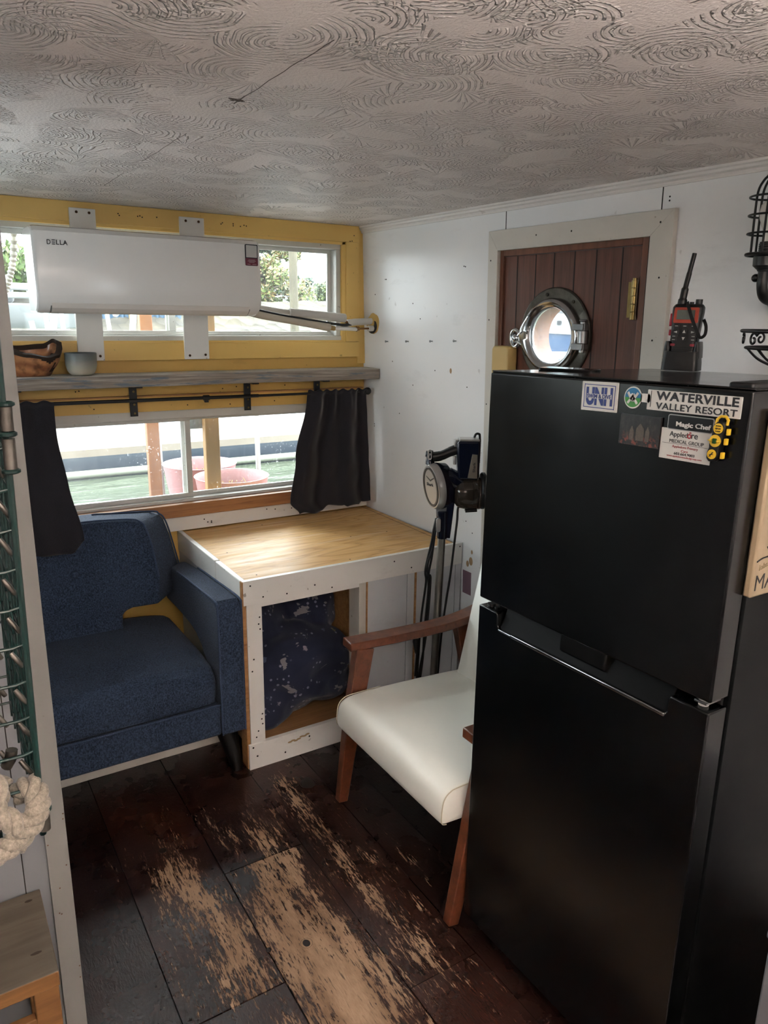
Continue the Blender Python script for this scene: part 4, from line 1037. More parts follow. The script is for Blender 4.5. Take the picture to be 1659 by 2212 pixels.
# hand-vacuum body with label plate, joined by a sweeping neck
b = B(VX)
b.loft([[(pu(x0), -.034, z) if q == 0 else (pu(x1), -.034, z) if q == 1 else (pu(x1), .030, z) if q == 2 else (pu(x0), .030, z) for q in range(4)] for x0, x1, z in ((982, 1024, pz(1030)), (978, 1026, pz(990)), (976, 1026, pz(955)), (980, 1024, pz(948)))])
hb = done(b, 'hand_unit', NAVY, vc, bevel=.008, seg=3)
b = B(VX); b.loft([[(pu(x), y, z) for x, y in ((981, -.030), (1024, -.030), (1024, .028), (981, .028))] for z in (pz(949), pz(944.5))]); done(b, 'top_cap', SILV, hb, bevel=.003)
b = B(VX); b.loft([[(pu(971.5), -.014, z), (pu(981), -.014, z), (pu(981), .014, z), (pu(971.5), .014, z)] for z in (pz(962), pz(947))]); done(b, 'front_cap', SILV, hb, bevel=.003); b = B(VX); b.loft([[(pu(970.5), -.010, z), (pu(977), -.010, z), (pu(977), .012, z), (pu(970.5), .012, z)] for z in (pz(1000), pz(982))]); lab(done(b, 'trigger', SILV, hb, bevel=.003), 'silver trigger')
b = B(VX); b.loft([[(pu(x), y, pz(q)) for x, q in ((1009, 975), (1020, 976), (1021.5, 1026), (1001, 1025))] for y in (.0295, .0325)]); pln = done(b, 'label_plate', plain('taupe_silver_label', '#8d8378', .35, metal=.3), hb, bevel=.001)
text('Shark', VX((pu(1016.5), .0326, pz(1013))), (0, 0, 1), -U, .036, .0095, INK, pln, bold=.015)
b = B(VX); rings = []
for x, q, hh, dd in ((945, 1018, .018, .03), (955, 1014, .028, .032), (968, 1020, .042, .033), (982, 1026, .040, .033), (994, 1032, .03, .032)):
    rings.append([(pu(x), .030 * math.cos(a) * dd / .033, pz(q + 12) + hh * math.sin(a)) for a in [2 * PI * k / 20 for k in range(20)]])
b.loft(rings); done(b, 'curved_neck', NAVY, vc)
SMOKE = N('smoky_dust_cup_plastic'); SMOKE.p(col=lin('#4a4038'), rough=.12, trans=.45, coat=.4, ior=1.3); SMOKE = SMOKE.m
b = B(VX); b.loft([[(pu(x), r * .95 * math.cos(a), pz(1062) + r * 1.05 * math.sin(a)) for a in [2 * PI * k / 36 for k in range(36)]] for x, r in ((975, .024), (977, .036), (981, .045), (987, .051), (996, .0545), (1030, .056), (1033, .053))]); dc = done(b, 'dust_cup', SMOKE, vc, angle=40); lab(dc, 'smoky see-through dust cup')
b = B(VX); b.loft([[(pu(x), r * .85 * math.cos(a), pz(1062) + r * math.sin(a)) for a in [2 * PI * k / 30 for k in range(30)]] for x, r in ((984, .02), (988, .036), (1014, .036), (1018, .02))]); done(b, 'filter', plain('dusty_brown_filter', '#594a3d', .9), dc)
b = B(VX); b.loft([[(pu(x), r * .98 * math.cos(a), pz(1056) + r * 1.12 * math.sin(a)) for a in [2 * PI * k / 36 for k in range(36)]] for x, r in ((1031, .055), (1034, .060), (1040, .060), (1044, .050))]); b.cyl((pu(1000), .02, pz(1098)), (pu(1025), .02, pz(1096)), .006, n=12); b.cyl((pu(1000), .0, pz(1097)), (pu(1022), .0, pz(1096)), .007, n=12); done(b, 'end_cap', BLKPL, vc, angle=50)
b = B(VX)
b.tube(catmull([(pu(1015), -.02, pz(946)), (pu(1018), -.02, pz(938)), (pu(1024), -.02, pz(937)), (pu(1027), -.02, pz(945)), (pu(1027), -.02, pz(1000)), (pu(1025), -.03, pz(1090)), (pu(990), -.02, pz(1090)), (pu(984), .0, pz(1130)), (pu(975), .0, pz(1240)), (pu(968), .0, pz(1300)), (pu(960), 0, pz(1380)), (pu(955), -.02, .25), (pu(952), -.03, .12)]), .0042, 10)
for k in range(14): b.torus((pu(1027), -.02, pz(950 + 3.6 * k)), .0042, .0018, 'Z', 14, 6)
b.tube(catmull([(pu(938), .012, pz(1118)), (pu(933), .02, pz(1140)), (pu(930), .02, pz(1165)), (pu(918), .02, pz(1230)), (pu(920), .02, pz(1260)), (pu(912), .02, pz(1340)), (pu(908), .02, pz(1430)), (pu(905), .02, .2), (pu(903), .02, .06)]), .0042, 10)
b.tube(catmull([(pu(938), .012, pz(1116)), (pu(935), .02, pz(1145)), (pu(933), .02, pz(1175)), (pu(922), .025, pz(1220)), (pu(926), .02, pz(1270)), (pu(920), .02, pz(1370)), (pu(918), .02, pz(1440)), (pu(910), .02, .2), (pu(905), .02, .05)]), .0042, 10)
b.tube(catmull([(pu(940), .012, pz(1115)), (pu(936), .022, pz(1150)), (pu(931), .022, pz(1200)), (pu(925), .025, pz(1240)), (pu(930), .02, pz(1255)), (pu(924), .02, pz(1380)), (pu(912), .02, pz(1470)), (pu(907), .02, .18), (pu(900), .02, .05)]), .0042, 10)
cd = done(b, 'power_cord', BLKPL, vc)
b = B(VX); b.tube([(pu(899), .03, pz(1388)), (pu(901), .03, pz(1396)), (pu(903), .03, pz(1412)), (pu(904), .03, pz(1425))], [.0085, .013, .010, .006], 12); b.cyl((pu(904), .03, pz(1425)), (pu(901), .03, pz(1480)), .0042, n=10)
b.mi = 1; b.box(pu(896.5), pu(897.8), .028, .034, pz(1388), pz(1378)); b.box(pu(900.5), pu(901.8), .028, .034, pz(1388), pz(1378)); lab(done(b, 'plug', [BLKPL, BRASS], vc, bevel=.001), 'black plug hanging free')

# ================================================================ refrigerator
fg = thing('refrigerator', (1.35, .98, 0), 'tall black two-door refrigerator in front of the plank door', 'refrigerator')
Y0, Y1 = .667, 1.288
b = B(FR)
b.hexa([(1.142, Y0, .035), (1.62, Y0, .035), (1.62, Y1, .035), (1.142, Y1, .035), (1.142, Y0, 1.484), (1.62, Y0, 1.474), (1.62, Y1, 1.474), (1.142, Y1, 1.484)])
done(b, 'cabinet', FSIDE, fg, bevel=.004)
b = B(FR); b.hexa([(1.088, Y0, 1.488), (1.625, Y0, 1.478), (1.625, Y1, 1.478), (1.088, Y1, 1.488), (1.088, Y0, 1.4925), (1.625, Y0, 1.4835), (1.625, Y1, 1.4835), (1.088, Y1, 1.4925)])
lab(done(b, 'top_panel', FTOP, fg, bevel=.003), 'glossy dusty black top')
b = B(FR); b.box(1.136, 1.142, Y0 + .012, Y1 - .012, .05, 1.48); done(b, 'door_seal', plain('black_rubber_seal', '#060606', .8), fg)
b = B(FR); b.box(1.085, 1.136, Y0, Y1, .957, 1.488); ud = done(b, 'upper_door', FDOOR, fg, bevel=.004, seg=3)
b = B(FR)
b.prism([(Y1, .045), (Y1, .938), (1.226, .938), (1.221, .932), (1.219, .905), (1.212, .897), (.757, .897), (.750, .905), (.749, .932), (.745, .938), (Y0, .938), (Y0, .045)], 'X', 1.085, 1.136)
ld = done(b, 'lower_door', FDOOR, fg, bevel=.003, seg=2)
b = B(FR); b.hexa([(1.090, .752, .8935), (1.135, .752, .8935), (1.135, 1.217, .8935), (1.090, 1.217, .8935), (1.118, .752, .957), (1.136, .752, .957), (1.136, 1.217, .957), (1.118, 1.217, .957)])
done(b, 'handle_recess', plain('black_recess_plastic', '#050506', .55, spec=.15), ld, bevel=.002)
b = B(FR); b.box(1.0815, 1.0885, .752, 1.170, .8935, .9015)
b.box(1.0835, 1.0885, 1.170, 1.215, .8945, .8995)
lab(done(b, 'chrome_strip', CHROME, ld, bevel=.0022, seg=3), 'bright chrome strip along the recessed handle')
b = B(FR); b.hexa([(1.094, .905, .915), (1.120, .905, .905), (1.120, 1.03, .905), (1.094, 1.03, .915), (1.096, .905, .956), (1.120, .905, .957), (1.120, 1.03, .957), (1.096, 1.03, .956)]); done(b, 'handle_lip', plain('black_handle_lip', '#0a0a0b', .25), ud, bevel=.004)
b = B(FR)
b.cyl((1.108, .694, .938), (1.108, .694, .9565), .009, n=16); b.mi = 1; b.box(1.095, 1.17, .68, .705, .9445, .9485); b.mi = 0
lab(done(b, 'middle_hinge', [plain('white_hinge_bush', '#d9d9d6', .5), STEEL], fg, bevel=.001), 'middle hinge with a white bush')
b = B(FR); b.cyl((1.105, 1.265, .938), (1.105, 1.265, .944), .010, n=16); b.cyl((1.105, 1.245, .938), (1.105, 1.245, .941), .006, n=12); done(b, 'cap_plug', BLKPL, ld)
b = B(FR); b.box(1.09, 1.20, .672, .715, 1.488, 1.500); done(b, 'top_hinge_cover', BLKPL, fg, bevel=.004)
for x, y in ((1.16, .71), (1.16, 1.24), (1.58, .71), (1.58, 1.24)):
    b = B(); b.cyl((x, y, 0), (x, y, .06), .02, n=14); done(b, 'foot', BLKPL, fg)

# magnets and stickers on the upper door (the door faces the blue chair's side of the room)
YD = Vector((0, -1, -.0195 * -1)).normalized(); YD = Vector((0, -1, .0195)).normalized(); UP = Vector((0, 0, 1))
def DF(y, z, off): return Vector((1.085 - off, y, z))
def plate(b, c, w, h, o0, o1, r=.002, rot=0):
    ca, sa = math.cos(R(rot)), math.sin(R(rot))
    b.loft([[Vector((1.085 - o, c[0], c[1])) + YD * (p[0] * ca - p[1] * sa) + UP * (p[0] * sa + p[1] * ca) for p in rrect(0, 0, w, h, r)] for o in (o0, o1)])
def dtext(s, c, w, h, off, mat, par, rot=0, **kw):
    ca, sa = math.cos(R(rot)), math.sin(R(rot)); xd = YD * ca + UP * sa; ud_ = UP * ca - YD * sa
    o = Vector((1.085 - off, c[0], c[1])) - xd * w / 2 - ud_ * h / 2
    return text(s, o, xd, ud_, w, h, mat, par, **kw)
PAPER = plain('white_vinyl', '#c9c9c4', .4, var=.01); UBLUE = plain('university_blue', '#22357d', .45); DINK = plain('dark_print', '#26262b', .45); REDP = plain('red_print', '#a5383e', .5)
# UNH swim & dive
c = (.9695, 1.464)
t = thing('fridge_magnet', (1.083, c[0], 1.437), 'white rectangular magnet with blue UNH SWIM & DIVE letters', 'magnet', 'magnets on the refrigerator door')
b = B(); plate(b, c, .0865, .0545, .0, .0022, .0012, 1); done(b, 'plate', PAPER, t, smooth=False)
b = B()
for w, h, dx, dy in ((.0745, .0013, 0, .0212), (.0745, .0013, 0, -.0212), (.0013, .0437, -.0368, 0), (.0013, .0437, .0368, 0)):
    plate(b, (c[0] - dx, c[1] + dy), w, h, .002, .0026, .0003)
done(b, 'blue_border', UBLUE, t, smooth=False)
dtext('UNH', (c[0], c[1]), .064, .034, .0024, UBLUE, t, bold=.045, rot=1)
b = B(); plate(b, (c[0], c[1] + .0003), .060, .0088, .0022, .0029, .0006, 1); done(b, 'white_band', PAPER, t, smooth=False)
dtext('SWIM & DIVE', (c[0], c[1] + .0003), .058, .0078, .0030, UBLUE, t, bold=.02, rot=1)
# Waterville Valley Resort sticker
c = (.772, 1.471)
t = thing('resort_sticker', (1.084, .79, 1.455), 'long white sticker with a round blue and green emblem reading WATERVILLE VALLEY RESORT', 'sticker')
b = B(); plate(b, (c[0], c[1]), .178, .0345, .0, .0012, .0012); plate(b, (.868, c[1]), .026, .015, 0, .0012, .004)
b.loft([[Vector((1.085 - o, .8925, 1.4695)) + YD * (.0195 * math.cos(a)) + UP * (.0195 * math.sin(a)) for a in [2 * PI * k / 40 for k in range(40)]] for o in (0, .0012)])
done(b, 'vinyl', PAPER, t, smooth=False)
b = B()
def half(b, s, off):
    A = [s * PI * k / 20 for k in range(21)]
    b.loft([[Vector((1.085 - o, .8925, 1.4695)) + YD * (.0172 * math.cos(a)) + UP * (.0172 * math.sin(a)) for a in A] for o in off])
half(b, 1, (.001, .0017)); b.mi = 1; half(b, -1, (.001, .0017))
done(b, 'emblem_disc', [plain('emblem_blue', '#1f6f9e', .45), plain('emblem_green', '#3f8f3f', .45)], t, smooth=False)
b = B()
def bar(b, p, q, w, off=(.0016, .0022)):
    p = Vector(p); q = Vector(q); d = (q - p).normalized(); n = Vector((-d.y, d.x)) * w / 2
    b.loft([[Vector((1.085 - o, .8925, 1.4695)) + YD * k.x + UP * k.y for k in (p + n, p - n, q - n, q + n)] for o in off])
for p, q in (((-.0112, .009), (.0, -.0062)), ((.0, -.0062), (.0, -.0062001)), ((.0112, .009), (.0, -.0062)), ((-.0035, .0065), (.0105, -.0105)), ((.0035, .0065), (-.0105, -.0105))):
    if (Vector(p) - Vector(q)).length > .001: bar(b, p, q, .0046)
done(b, 'emblem_mark', PAPER, t, smooth=False)
b = B(); plate(b, (.8535, c[1]), .0011, .028, .001, .0017, .0002); done(b, 'divider_line', DINK, t, smooth=False)
dtext('WATERVILLE', (.7655, 1.4795), .155, .0150, .0014, DINK, t, bold=.028, space=1.05)
dtext('VALLEY RESORT', (.7655, 1.4622), .153, .0115, .0014, DINK, t, bold=.016, space=1.05)
# dark city picture magnet
c = (.8695, 1.413)
t = thing('picture_magnet', (1.082, c[0], 1.385), 'dark picture magnet of a domed building at night', 'magnet', 'magnets on the refrigerator door')
def m_pic():
    g = N('night_city_picture'); v = g.map((1, 60, 45))
    c_ = g.ramp(g.noise(1., v, 6, .7), [(.3, '#17171a'), (.55, '#2c2a29'), (.75, '#4b443d')])
    x = g.n('SeparateXYZ'); g.t.links.new(g.tc.outputs['Object'], x.inputs[0])
    low = g.ramp(g.math('MULTIPLY', x.outputs[2], 20.), [(.15, 1.), (.5, 0.)])
    c_ = g.mix(g.math('MULTIPLY', low, g.ramp(g.noise(130, detail=3), [(.5, 0.), (.6, .75)])), c_, '#8a4638')
    g.p(col=c_, rough=.35); return g.m
b = B(); plate(b, c, .0875, .0545, 0, .004, .0006); done(b, 'plate', m_pic(), t, smooth=False)
b = B()
for dy, r, h0, h1 in ((-.002, .0085, .001, .0085), (.016, .0045, -.004, .003), (-.018, .0042, -.002, .004)):
    pts = [(-r, -.018), (-r, h0), (-r * .9, h0 + (h1 - h0) * .5), (-r * .5, h1), (-.0008, h1 + .004), (.0008, h1 + .004), (r * .5, h1), (r * .9, h0 + (h1 - h0) * .5), (r, h0), (r, -.018)]
    b.loft([[Vector((1.085 - o, c[0], c[1])) + YD * (p[0] - dy) + UP * p[1] for p in pts] for o in (.0038, .0044)])
done(b, 'pale_domes', plain('pale_stone_domes', '#6e675d', .6, var=.3, vscale=300), t, smooth=False)
# maker's badge
c = (.770, 1.4375)
t = thing('maker_badge', (1.084, c[0], 1.425), 'black badge with pale rim reading Magic Chef above the clinic magnet', 'badge')
b = B(); plate(b, c, .0875, .0255, 0, .0016, .004); b.mi = 1; plate(b, c, .0845, .0225, .001, .0019, .003); done(b, 'plate', [plain('pale_metal_rim', '#a9a9a6', .35, metal=.5), BLKPL], t, smooth=False)
dtext('Magic Chef', (c[0] - .0065, c[1] - .0035), .066, .0105, .0021, PAPER, t, bold=.025)
# clinic magnet
c = (.7755, 1.400)
t = thing('business_card_magnet', (1.083, c[0], 1.374), 'white clinic card magnet reading Appledore Medical Group under the badge', 'magnet', 'magnets on the refrigerator door')
b = B(); plate(b, c, .0985, .0525, 0, .0012, .0006); done(b, 'card', PAPER, t, smooth=False)
dtext('Appled', (c[0] + .0145, c[1] + .0158), .035, .0112, .0013, DINK, t, bold=.008); dtext('re', (c[0] - .0165, c[1] + .0170), .0120, .0072, .0013, DINK, t, bold=.008)
b = B(); b.loft([[Vector((1.085 - o, c[0] - .0065, c[1] + .0166)) + YD * (r * math.cos(a)) + UP * (r * math.sin(a)) for a in [2 * PI * k / 24 for k in range(24)]] for r, o in ((.0042, .001), (.0042, .0018), (.0020, .0018), (.0020, .001))], wrap=True)
b.loft([[Vector((1.085 - o, c[0] - .0078, c[1] + .0226)) + YD * (.0022 * math.cos(a)) + UP * (.0011 * math.sin(a)) for a in [2 * PI * k / 12 for k in range(12)]] for o in (.001, .0018)])
done(b, 'apple_mark', REDP, t, smooth=False)
dtext('MEDICAL GROUP', (c[0] - .002, c[1] + .0055), .066, .0060, .0013, DINK, t)
b = B(); plate(b, (c[0] + .001, c[1] + .0008), .088, .0005, .001, .0015, .0001); done(b, 'rule_line', DINK, t, smooth=False)
dtext('Appledore Primary', (c[0] - .0005, c[1] - .0040), .050, .0055, .0013, REDP, t); dtext('Care', (c[0] - .0005, c[1] - .0098), .013, .0044, .0013, REDP, t)
dtext('603.664.9003', (c[0] - .0005, c[1] - .0152), .040, .0044, .0013, DINK, t, bold=.01); dtext('www.appledoremedicalgroup.com', (c[0] - .0005, c[1] - .0205), .068, .0042, .0013, REDP, t)
# yellow and black stud finder
c = (.7115, 1.4185)
t = thing('stud_finder', (1.08, c[0], 1.38), 'black and yellow stud finder with three round discs, right of the magnets', 'tool')
SY = plain('yellow_plastic', '#d9b32c', .4)
def outl(o, g=0): return [Vector((1.085 - o, c[0], c[1])) + YD * (x * (1 + g) + z * .14) + UP * z * (1 + g * .5) for x, z in [(-.006, .030), (.006, .030), (.0105, .024), (.011, .016), (.0095, .009), (.0105, .002), (.0105, -.006), (.009, -.012), (.0105, -.020), (.009, -.030), (.004, -.0345), (-.004, -.0345), (-.009, -.030), (-.0105, -.020), (-.009, -.012), (-.0105, -.006), (-.0105, .002), (-.0095, .009), (-.011, .016), (-.0105, .024)]]
b = B(); b.loft([outl(.001), outl(.013), outl(.015, -.08)]); bd = done(b, 'body', BLKPL, t, bevel=.001)
b = B()
hook = [(-.009, .026), (-.009, .034), (-.004, .039), (.005, .039), (.010, .034), (.010, .026)]
b.tube([Vector((1.075, c[0], c[1])) + YD * (x + z * .14) + UP * z for x, z in hook], .0024, 8); done(b, 'hook', SY, t)
for z, r in ((.020, .0082), (.0, .0098), (-.022, .0078)):
    b = B(); b.loft([[Vector((1.085 - o, c[0], c[1] + z)) + YD * (r * math.cos(a) + z * .14) + UP * (r * math.sin(a)) for a in [2 * PI * k / 32 for k in range(32)]] for o in (.0145, .0162)])
    dsk = done(b, 'disc', SY, t)
    P0 = (c[0] - z * .14, c[1] + z)
    if z > 0:
        dtext('STUD', (P0[0], P0[1]), .0095, .003, .0163, INK, dsk, rot=180, bold=.02); dtext('MAGNETIC', (P0[0], P0[1] - .0042), .0095, .0018, .0163, INK, dsk, rot=180); dtext('FINDER', (P0[0], P0[1] + .0042), .0095, .002, .0163, INK, dsk, rot=180)
    elif z == 0:
        b = B(); plate(b, P0, .0058, .0085, .0155, .019, .001); lab(done(b, 'level_vial', plain('green_vial', '#2f5a2c', .15), dsk), 'green level vial')
        b = B(); bar_ = [Vector((1.085 - .0165, P0[0], P0[1])) + YD * x for x in (-.0125, -.005)]; b.tube(bar_, [.0006, .0030], 8); b.tube([Vector((1.085 - .0165, P0[0], P0[1])) + YD * x for x in (.0045, .0090)], [.003, .001], 8); done(b, 'pointer', SY, dsk)
    else:
        b = B()   # prancing-horse style emblem inside a ring
        for p, q, w in (((-.003, -.002), (.0005, .0005), .0022), ((.0005, .0005), (.0012, .0032), .0016), ((.0012, .0032), (.0030, .0026), .0011), ((-.003, -.002), (-.0042, -.0046), .0009), ((-.0018, -.0016), (-.0016, -.0046), .0009), ((.0006, .0002), (.0032, -.0004), .0008), ((-.0028, -.0014), (-.0046, -.0006), .0007)):
            p, q = Vector(p), Vector(q); d = (q - p).normalized(); n_ = Vector((-d.y, d.x)) * w / 2
            b.loft([[Vector((1.085 - o, P0[0], P0[1])) + YD * k.x + UP * k.y for k in (p + n_, p - n_, q - n_, q + n_)] for o in (.016, .0166)])
        done(b, 'horse_emblem', INK, dsk, smooth=False)
b = B()
for z in (.016, .0, -.0225):
    P0 = (c[0] - z * .14 - .0150, c[1] + z); plate(b, P0, .0048, .0105, .006, .0125, .001)
done(b, 'side_tabs', SY, t, bevel=.0008)
# ---------------------------------------------------------------- things on the refrigerator
# marine hand-held radio in its charging cradle
def RF(v):   # local: x across the radio (image right), y towards the room, z up
    a = R(-14); q = Vector((v[0], v[1], v[2])); 
    X_ = Vector((.40, -.916, 0)).normalized(); Y_ = Vector((-.916, -.40, 0)).normalized()
    return Vector((1.592, 1.142, 1.4885)) + X_ * (q.x - .028) + Y_ * q.y + Vector((0, 0, q.z))
b = B(RF)
b.loft([[(x, y, z) for x, y in rrect(0, -.002, w, d, .010)] for w, d, z in ((.084, .062, 0), (.083, .060, .018), (.078, .052, .045))])
for sx in (-1, 1): b.loft([[(x, y, z) for x, y in rrect(sx * .034, -.004, w, .046, .005)] for w, z in ((.016, .03), (.013, .055), (.009, .068))])
tag(done(b, 'charging_cradle', BLKPL, bevel=.003), 'black charging cradle standing on the refrigerator under the radio', 'charger')
rt = thing('handheld_radio', RF((0, 0, .03)), 'black and red two-way radio with a long antenna in its charger on the refrigerator', 'radio')
tl = lambda v: (v[0] + .0, v[1] - v[2] * .10, v[2])
RFt = lambda v: RF(tl(v))
b = B(RFt); b.loft([[(x, y, z) for x, y in rrect(0, 0, w, d, .010)] for w, d, z in ((.058, .034, .030), (.062, .036, .06), (.066, .036, .11), (.070, .036, .135), (.070, .035, .148), (.060, .028, .155))]); rb = done(b, 'body', BLKPL, rt, bevel=.002, angle=50)
b = B(RFt); b.loft([[(x, y, z) for x, z in rrect(.0, .129, .056, .036, .003)] for y in (.0170, .0192)]); rf_ = done(b, 'screen_surround', plain('orange_red_plastic', '#a33a26', .4), rb); lab(rf_, 'orange-red screen surround')
b = B(RFt); b.loft([[(x, y, z) for x, z in rrect(-.001, .130, .041, .022, .001)] for y in (.0188, .0197)]); done(b, 'screen', plain('grey_lcd', '#59605b', .2), rf_)
b = B(RFt)
for x in (-.019, 0, .019): b.loft([[(p, y, q) for p, q in rrect(x, .104, .013, .006, .002)] for y in (.0170, .0188)])
for x, z, w, h in ((-.020, .090, .016, .009), (0, .091, .012, .011), (.020, .090, .016, .009), (0, .075, .012, .011), (-.022, .080, .015, .006), (.022, .080, .015, .006), (-.022, .072, .015, .007), (.022, .072, .015, .007)):
    b.loft([[(p, y, q) for p, q in rrect(x, z, w, h, .002)] for y in (.0165, .0186)])
b.mi = 1
for x, z, pts in ((-.020, .090, ((-.004, 0), (.004, .0025), (.004, -.0025))), (.020, .090, ((.004, 0), (-.004, .0025), (-.004, -.0025))), (0, .091, ((0, .004), (-.0035, -.003), (.0035, -.003))), (0, .075, ((0, -.004), (-.0035, .003), (.0035, .003)))):
    b.loft([[(x + p, y, z + q) for p, q in pts] for y in (.0182, .0189)])
for x, z in ((-.019, .104), (0, .104), (.019, .104), (-.022, .080), (.022, .080), (-.022, .072), (.022, .072)): b.loft([[(p, y, q) for p, q in rrect(x, z, .007, .0012, .0004)] for y in (.0182, .0189)])
b.mi = 2
for x in (-.023, .023): b.loft([[(p, y, q) for p, q in rrect(x, .060, .012, .006, .0025)] for y in (.0165, .0184)])
done(b, 'keypad', [plain('black_keys', '#1b1b1d', .45), plain('pale_key_legend', '#b9b9b5', .5), plain('red_keys', '#8d2b38', .45)], rb)
b = B(RFt)
for k in range(5): b.box(-.024, .024, .0165, .0182, .032 + k * .0052, .0345 + k * .0052)
done(b, 'speaker_grille', plain('dark_grille', '#060607', .6), rb)
b = B(RFt); b.tube(catmull([(-.019, -.004, .150), (-.018, -.004, .165), (-.0165, -.006, .19), (-.0125, -.008, .225), (-.008, -.010, .262), (-.007, -.011, .272)]), [.0105] * 9 + [.0085] * 8 + [.006] * 8 + [.0052] * 16, 16); done(b, 'antenna', BLKPL, rt)
b = B(RFt); b.cyl((.020, -.004, .150), (.020, -.004, .166), .008, n=18); b.cyl((.004, -.004, .150), (.004, -.004, .160), .005, n=14); done(b, 'knob', BLKPL, rt)
b = B(RFt); b.loft([[(-.036 + dx, y, z) for y, z in rrect(0, .118, .016, .03, .004)] for dx in (-.003, .003)]); b.loft([[(-.035 + dx, y, z) for y, z in rrect(0, .088, .012, .014, .004)] for dx in (-.003, .002)]); lab(done(b, 'side_button', plain('red_side_button', '#a3253a', .45), rt), 'red side button')
b = B(RFt)
def strap(b, pts, w=.007, t=.0012):
    pts = catmull(pts, 6); rings = []
    for i, p in enumerate(pts):
        d = (pts[min(i + 1, len(pts) - 1)] - pts[max(i - 1, 0)]).normalized(); sd = d.cross(Vector((0, 1, 0)));
        if sd.length < 1e-3: sd = Vector((1, 0, 0))
        sd.normalize(); rings.append([p + sd * w / 2 + Vector((0, t, 0)), p - sd * w / 2 + Vector((0, t, 0)), p - sd * w / 2 - Vector((0, t, 0)), p + sd * w / 2 - Vector((0, t, 0))])
    b.loft(rings)
strap(b, [(-.004, .010, .160), (.004, .021, .146), (.016, .0215, .118), (.030, .0215, .092), (.038, .018, .078), (.046, .010, .085), (.045, .006, .104), (.037, .002, .120)])
done(b, 'wrist_strap', plain('black_webbing', '#0b0b0c', .8), rt)

# flat black slab under the porthole
b = B(lambda v: Vector((1.235, 1.198, 1.4885 + .0018 )) + Vector((.05, -.12, 0)).normalized() * v[0] + Vector((.12, .05, 0)).normalized() * v[1] + Vector((0, 0, v[2])))
b.loft([[(x, y, z) for x, y in rrect(0, 0, .125, .06, .006)] for z in (.001, .0085)]);
tag(done(b, 'flat_black_slab', plain('glossy_black_slab', '#0a0a0b', .12), bevel=.002), 'flat glossy black slab lying on the refrigerator top below the porthole', 'slab')

# scrolled wire fruit stand, only its window-side edge is in view
fs = thing('wire_fruit_stand', (1.47, .775, 1.488), 'black scrolled wire bowl on a foot, cut by the right edge of the picture', 'fruit stand')
fc = Vector((1.47, .792, 0)); FZ = 1.4985
b = B(); b.torus(fc + Vector((0, 0, FZ + .088)), .132, .0035, 'Z', 72, 10); b.torus(fc + Vector((0, 0, FZ + .056)), .122, .0028, 'Z', 72, 8); b.torus(fc + Vector((0, 0, FZ + .012)), .030, .003, 'Z', 30, 8); done(b, 'ring', BLKMET, fs)
for k in range(16):
    a = 2 * PI * k / 16
    b = B(); d = Vector((math.cos(a), math.sin(a), 0))
    b.tube(catmull([fc + d * .122 + Vector((0, 0, FZ + .056)), fc + d * .098 + Vector((0, 0, FZ + .034)), fc + d * .060 + Vector((0, 0, FZ + .018)), fc + d * .030 + Vector((0, 0, FZ + .012))]), .0022, 8); done(b, 'rib', BLKMET, fs)
for k in range(10):
    a0 = 2 * PI * (k + .25) / 10
    b = B(); pts = []
    for j in range(26):
        t = j / 25; rr_ = .013 * (1 - .75 * t); th = 4.2 * PI * t * .55 + .6
        a = a0 + (rr_ * math.cos(th)) / .128; pts.append((fc.x + .128 * math.cos(a), fc.y + .128 * math.sin(a), FZ + .072 + rr_ * math.sin(th)))
    b.tube(pts, .0022, 8); done(b, 'scroll', BLKMET, fs)
b = B(); b.cyl(fc + Vector((0, 0, FZ + .002)), fc + Vector((0, 0, FZ + .013)), .006); b.torus(fc + Vector((0, 0, FZ + .003)), .045, .003, 'Z', 40, 8)
for k in range(3): b.tube([fc + Vector((.03 * math.cos(k * 2.1), .03 * math.sin(k * 2.1), FZ + .012)), fc + Vector((.045 * math.cos(k * 2.1), .045 * math.sin(k * 2.1), FZ + .003))], .0025, 8)
done(b, 'foot', BLKMET, fs)

# wooden plaque hung on the refrigerator's near side
pq = thing('wooden_plaque', (1.27, .655, 1.155), 'pale wooden plaque with a red lobster and the word MAINE hung on the refrigerator side', 'plaque')
b = B(); b.box(1.130, 1.40, .6515, .6668, 1.158, 1.47); done(b, 'board', m_wood('pale_maple_board', '#8d7d66', '#a59378', (40, 40, 5), .5, '#8a7356'), pq, bevel=.004)
text('MAINE', (1.1385, .6513, 1.1705), (1, 0, .02), (0, 0, 1), .112, .027, DINK, pq, bold=-.008)
b = B()
def lob(b, c, rx, rz, rot=0, n=20):
    ca, sa = math.cos(rot), math.sin(rot)
    b.loft([[(c[0] + rx * math.cos(a) * ca - rz * math.sin(a) * sa, y, c[1] + rx * math.cos(a) * sa + rz * math.sin(a) * ca) for a in [2 * PI * k / n for k in range(n)]] for y in (.6515, .6502)])
for k in range(6): lob(b, (1.215 + k * .002, 1.235 + k * .018), .020 - abs(k - 2) * .0015, .012)
lob(b, (1.222, 1.35), .024, .034); lob(b, (1.185, 1.395), .014, .030, .4); lob(b, (1.27, 1.395), .014, .030, -.4); lob(b, (1.190, 1.212), .012, .022, -.7); lob(b, (1.225, 1.210), .012, .022, .5)
for k in range(4):
    for s in (-1, 1):
        x = 1.222 + s * .024; z = 1.33 + k * .012; b.loft([[(x, y, z), (x + s * .022, y, z - .012), (x + s * .022, y, z - .008), (x, y, z + .004)] for y in (.6515, .6505)])
lab(done(b, 'lobster', plain('painted_red', '#9c3a33', .5), pq, smooth=False), 'red painted lobster')
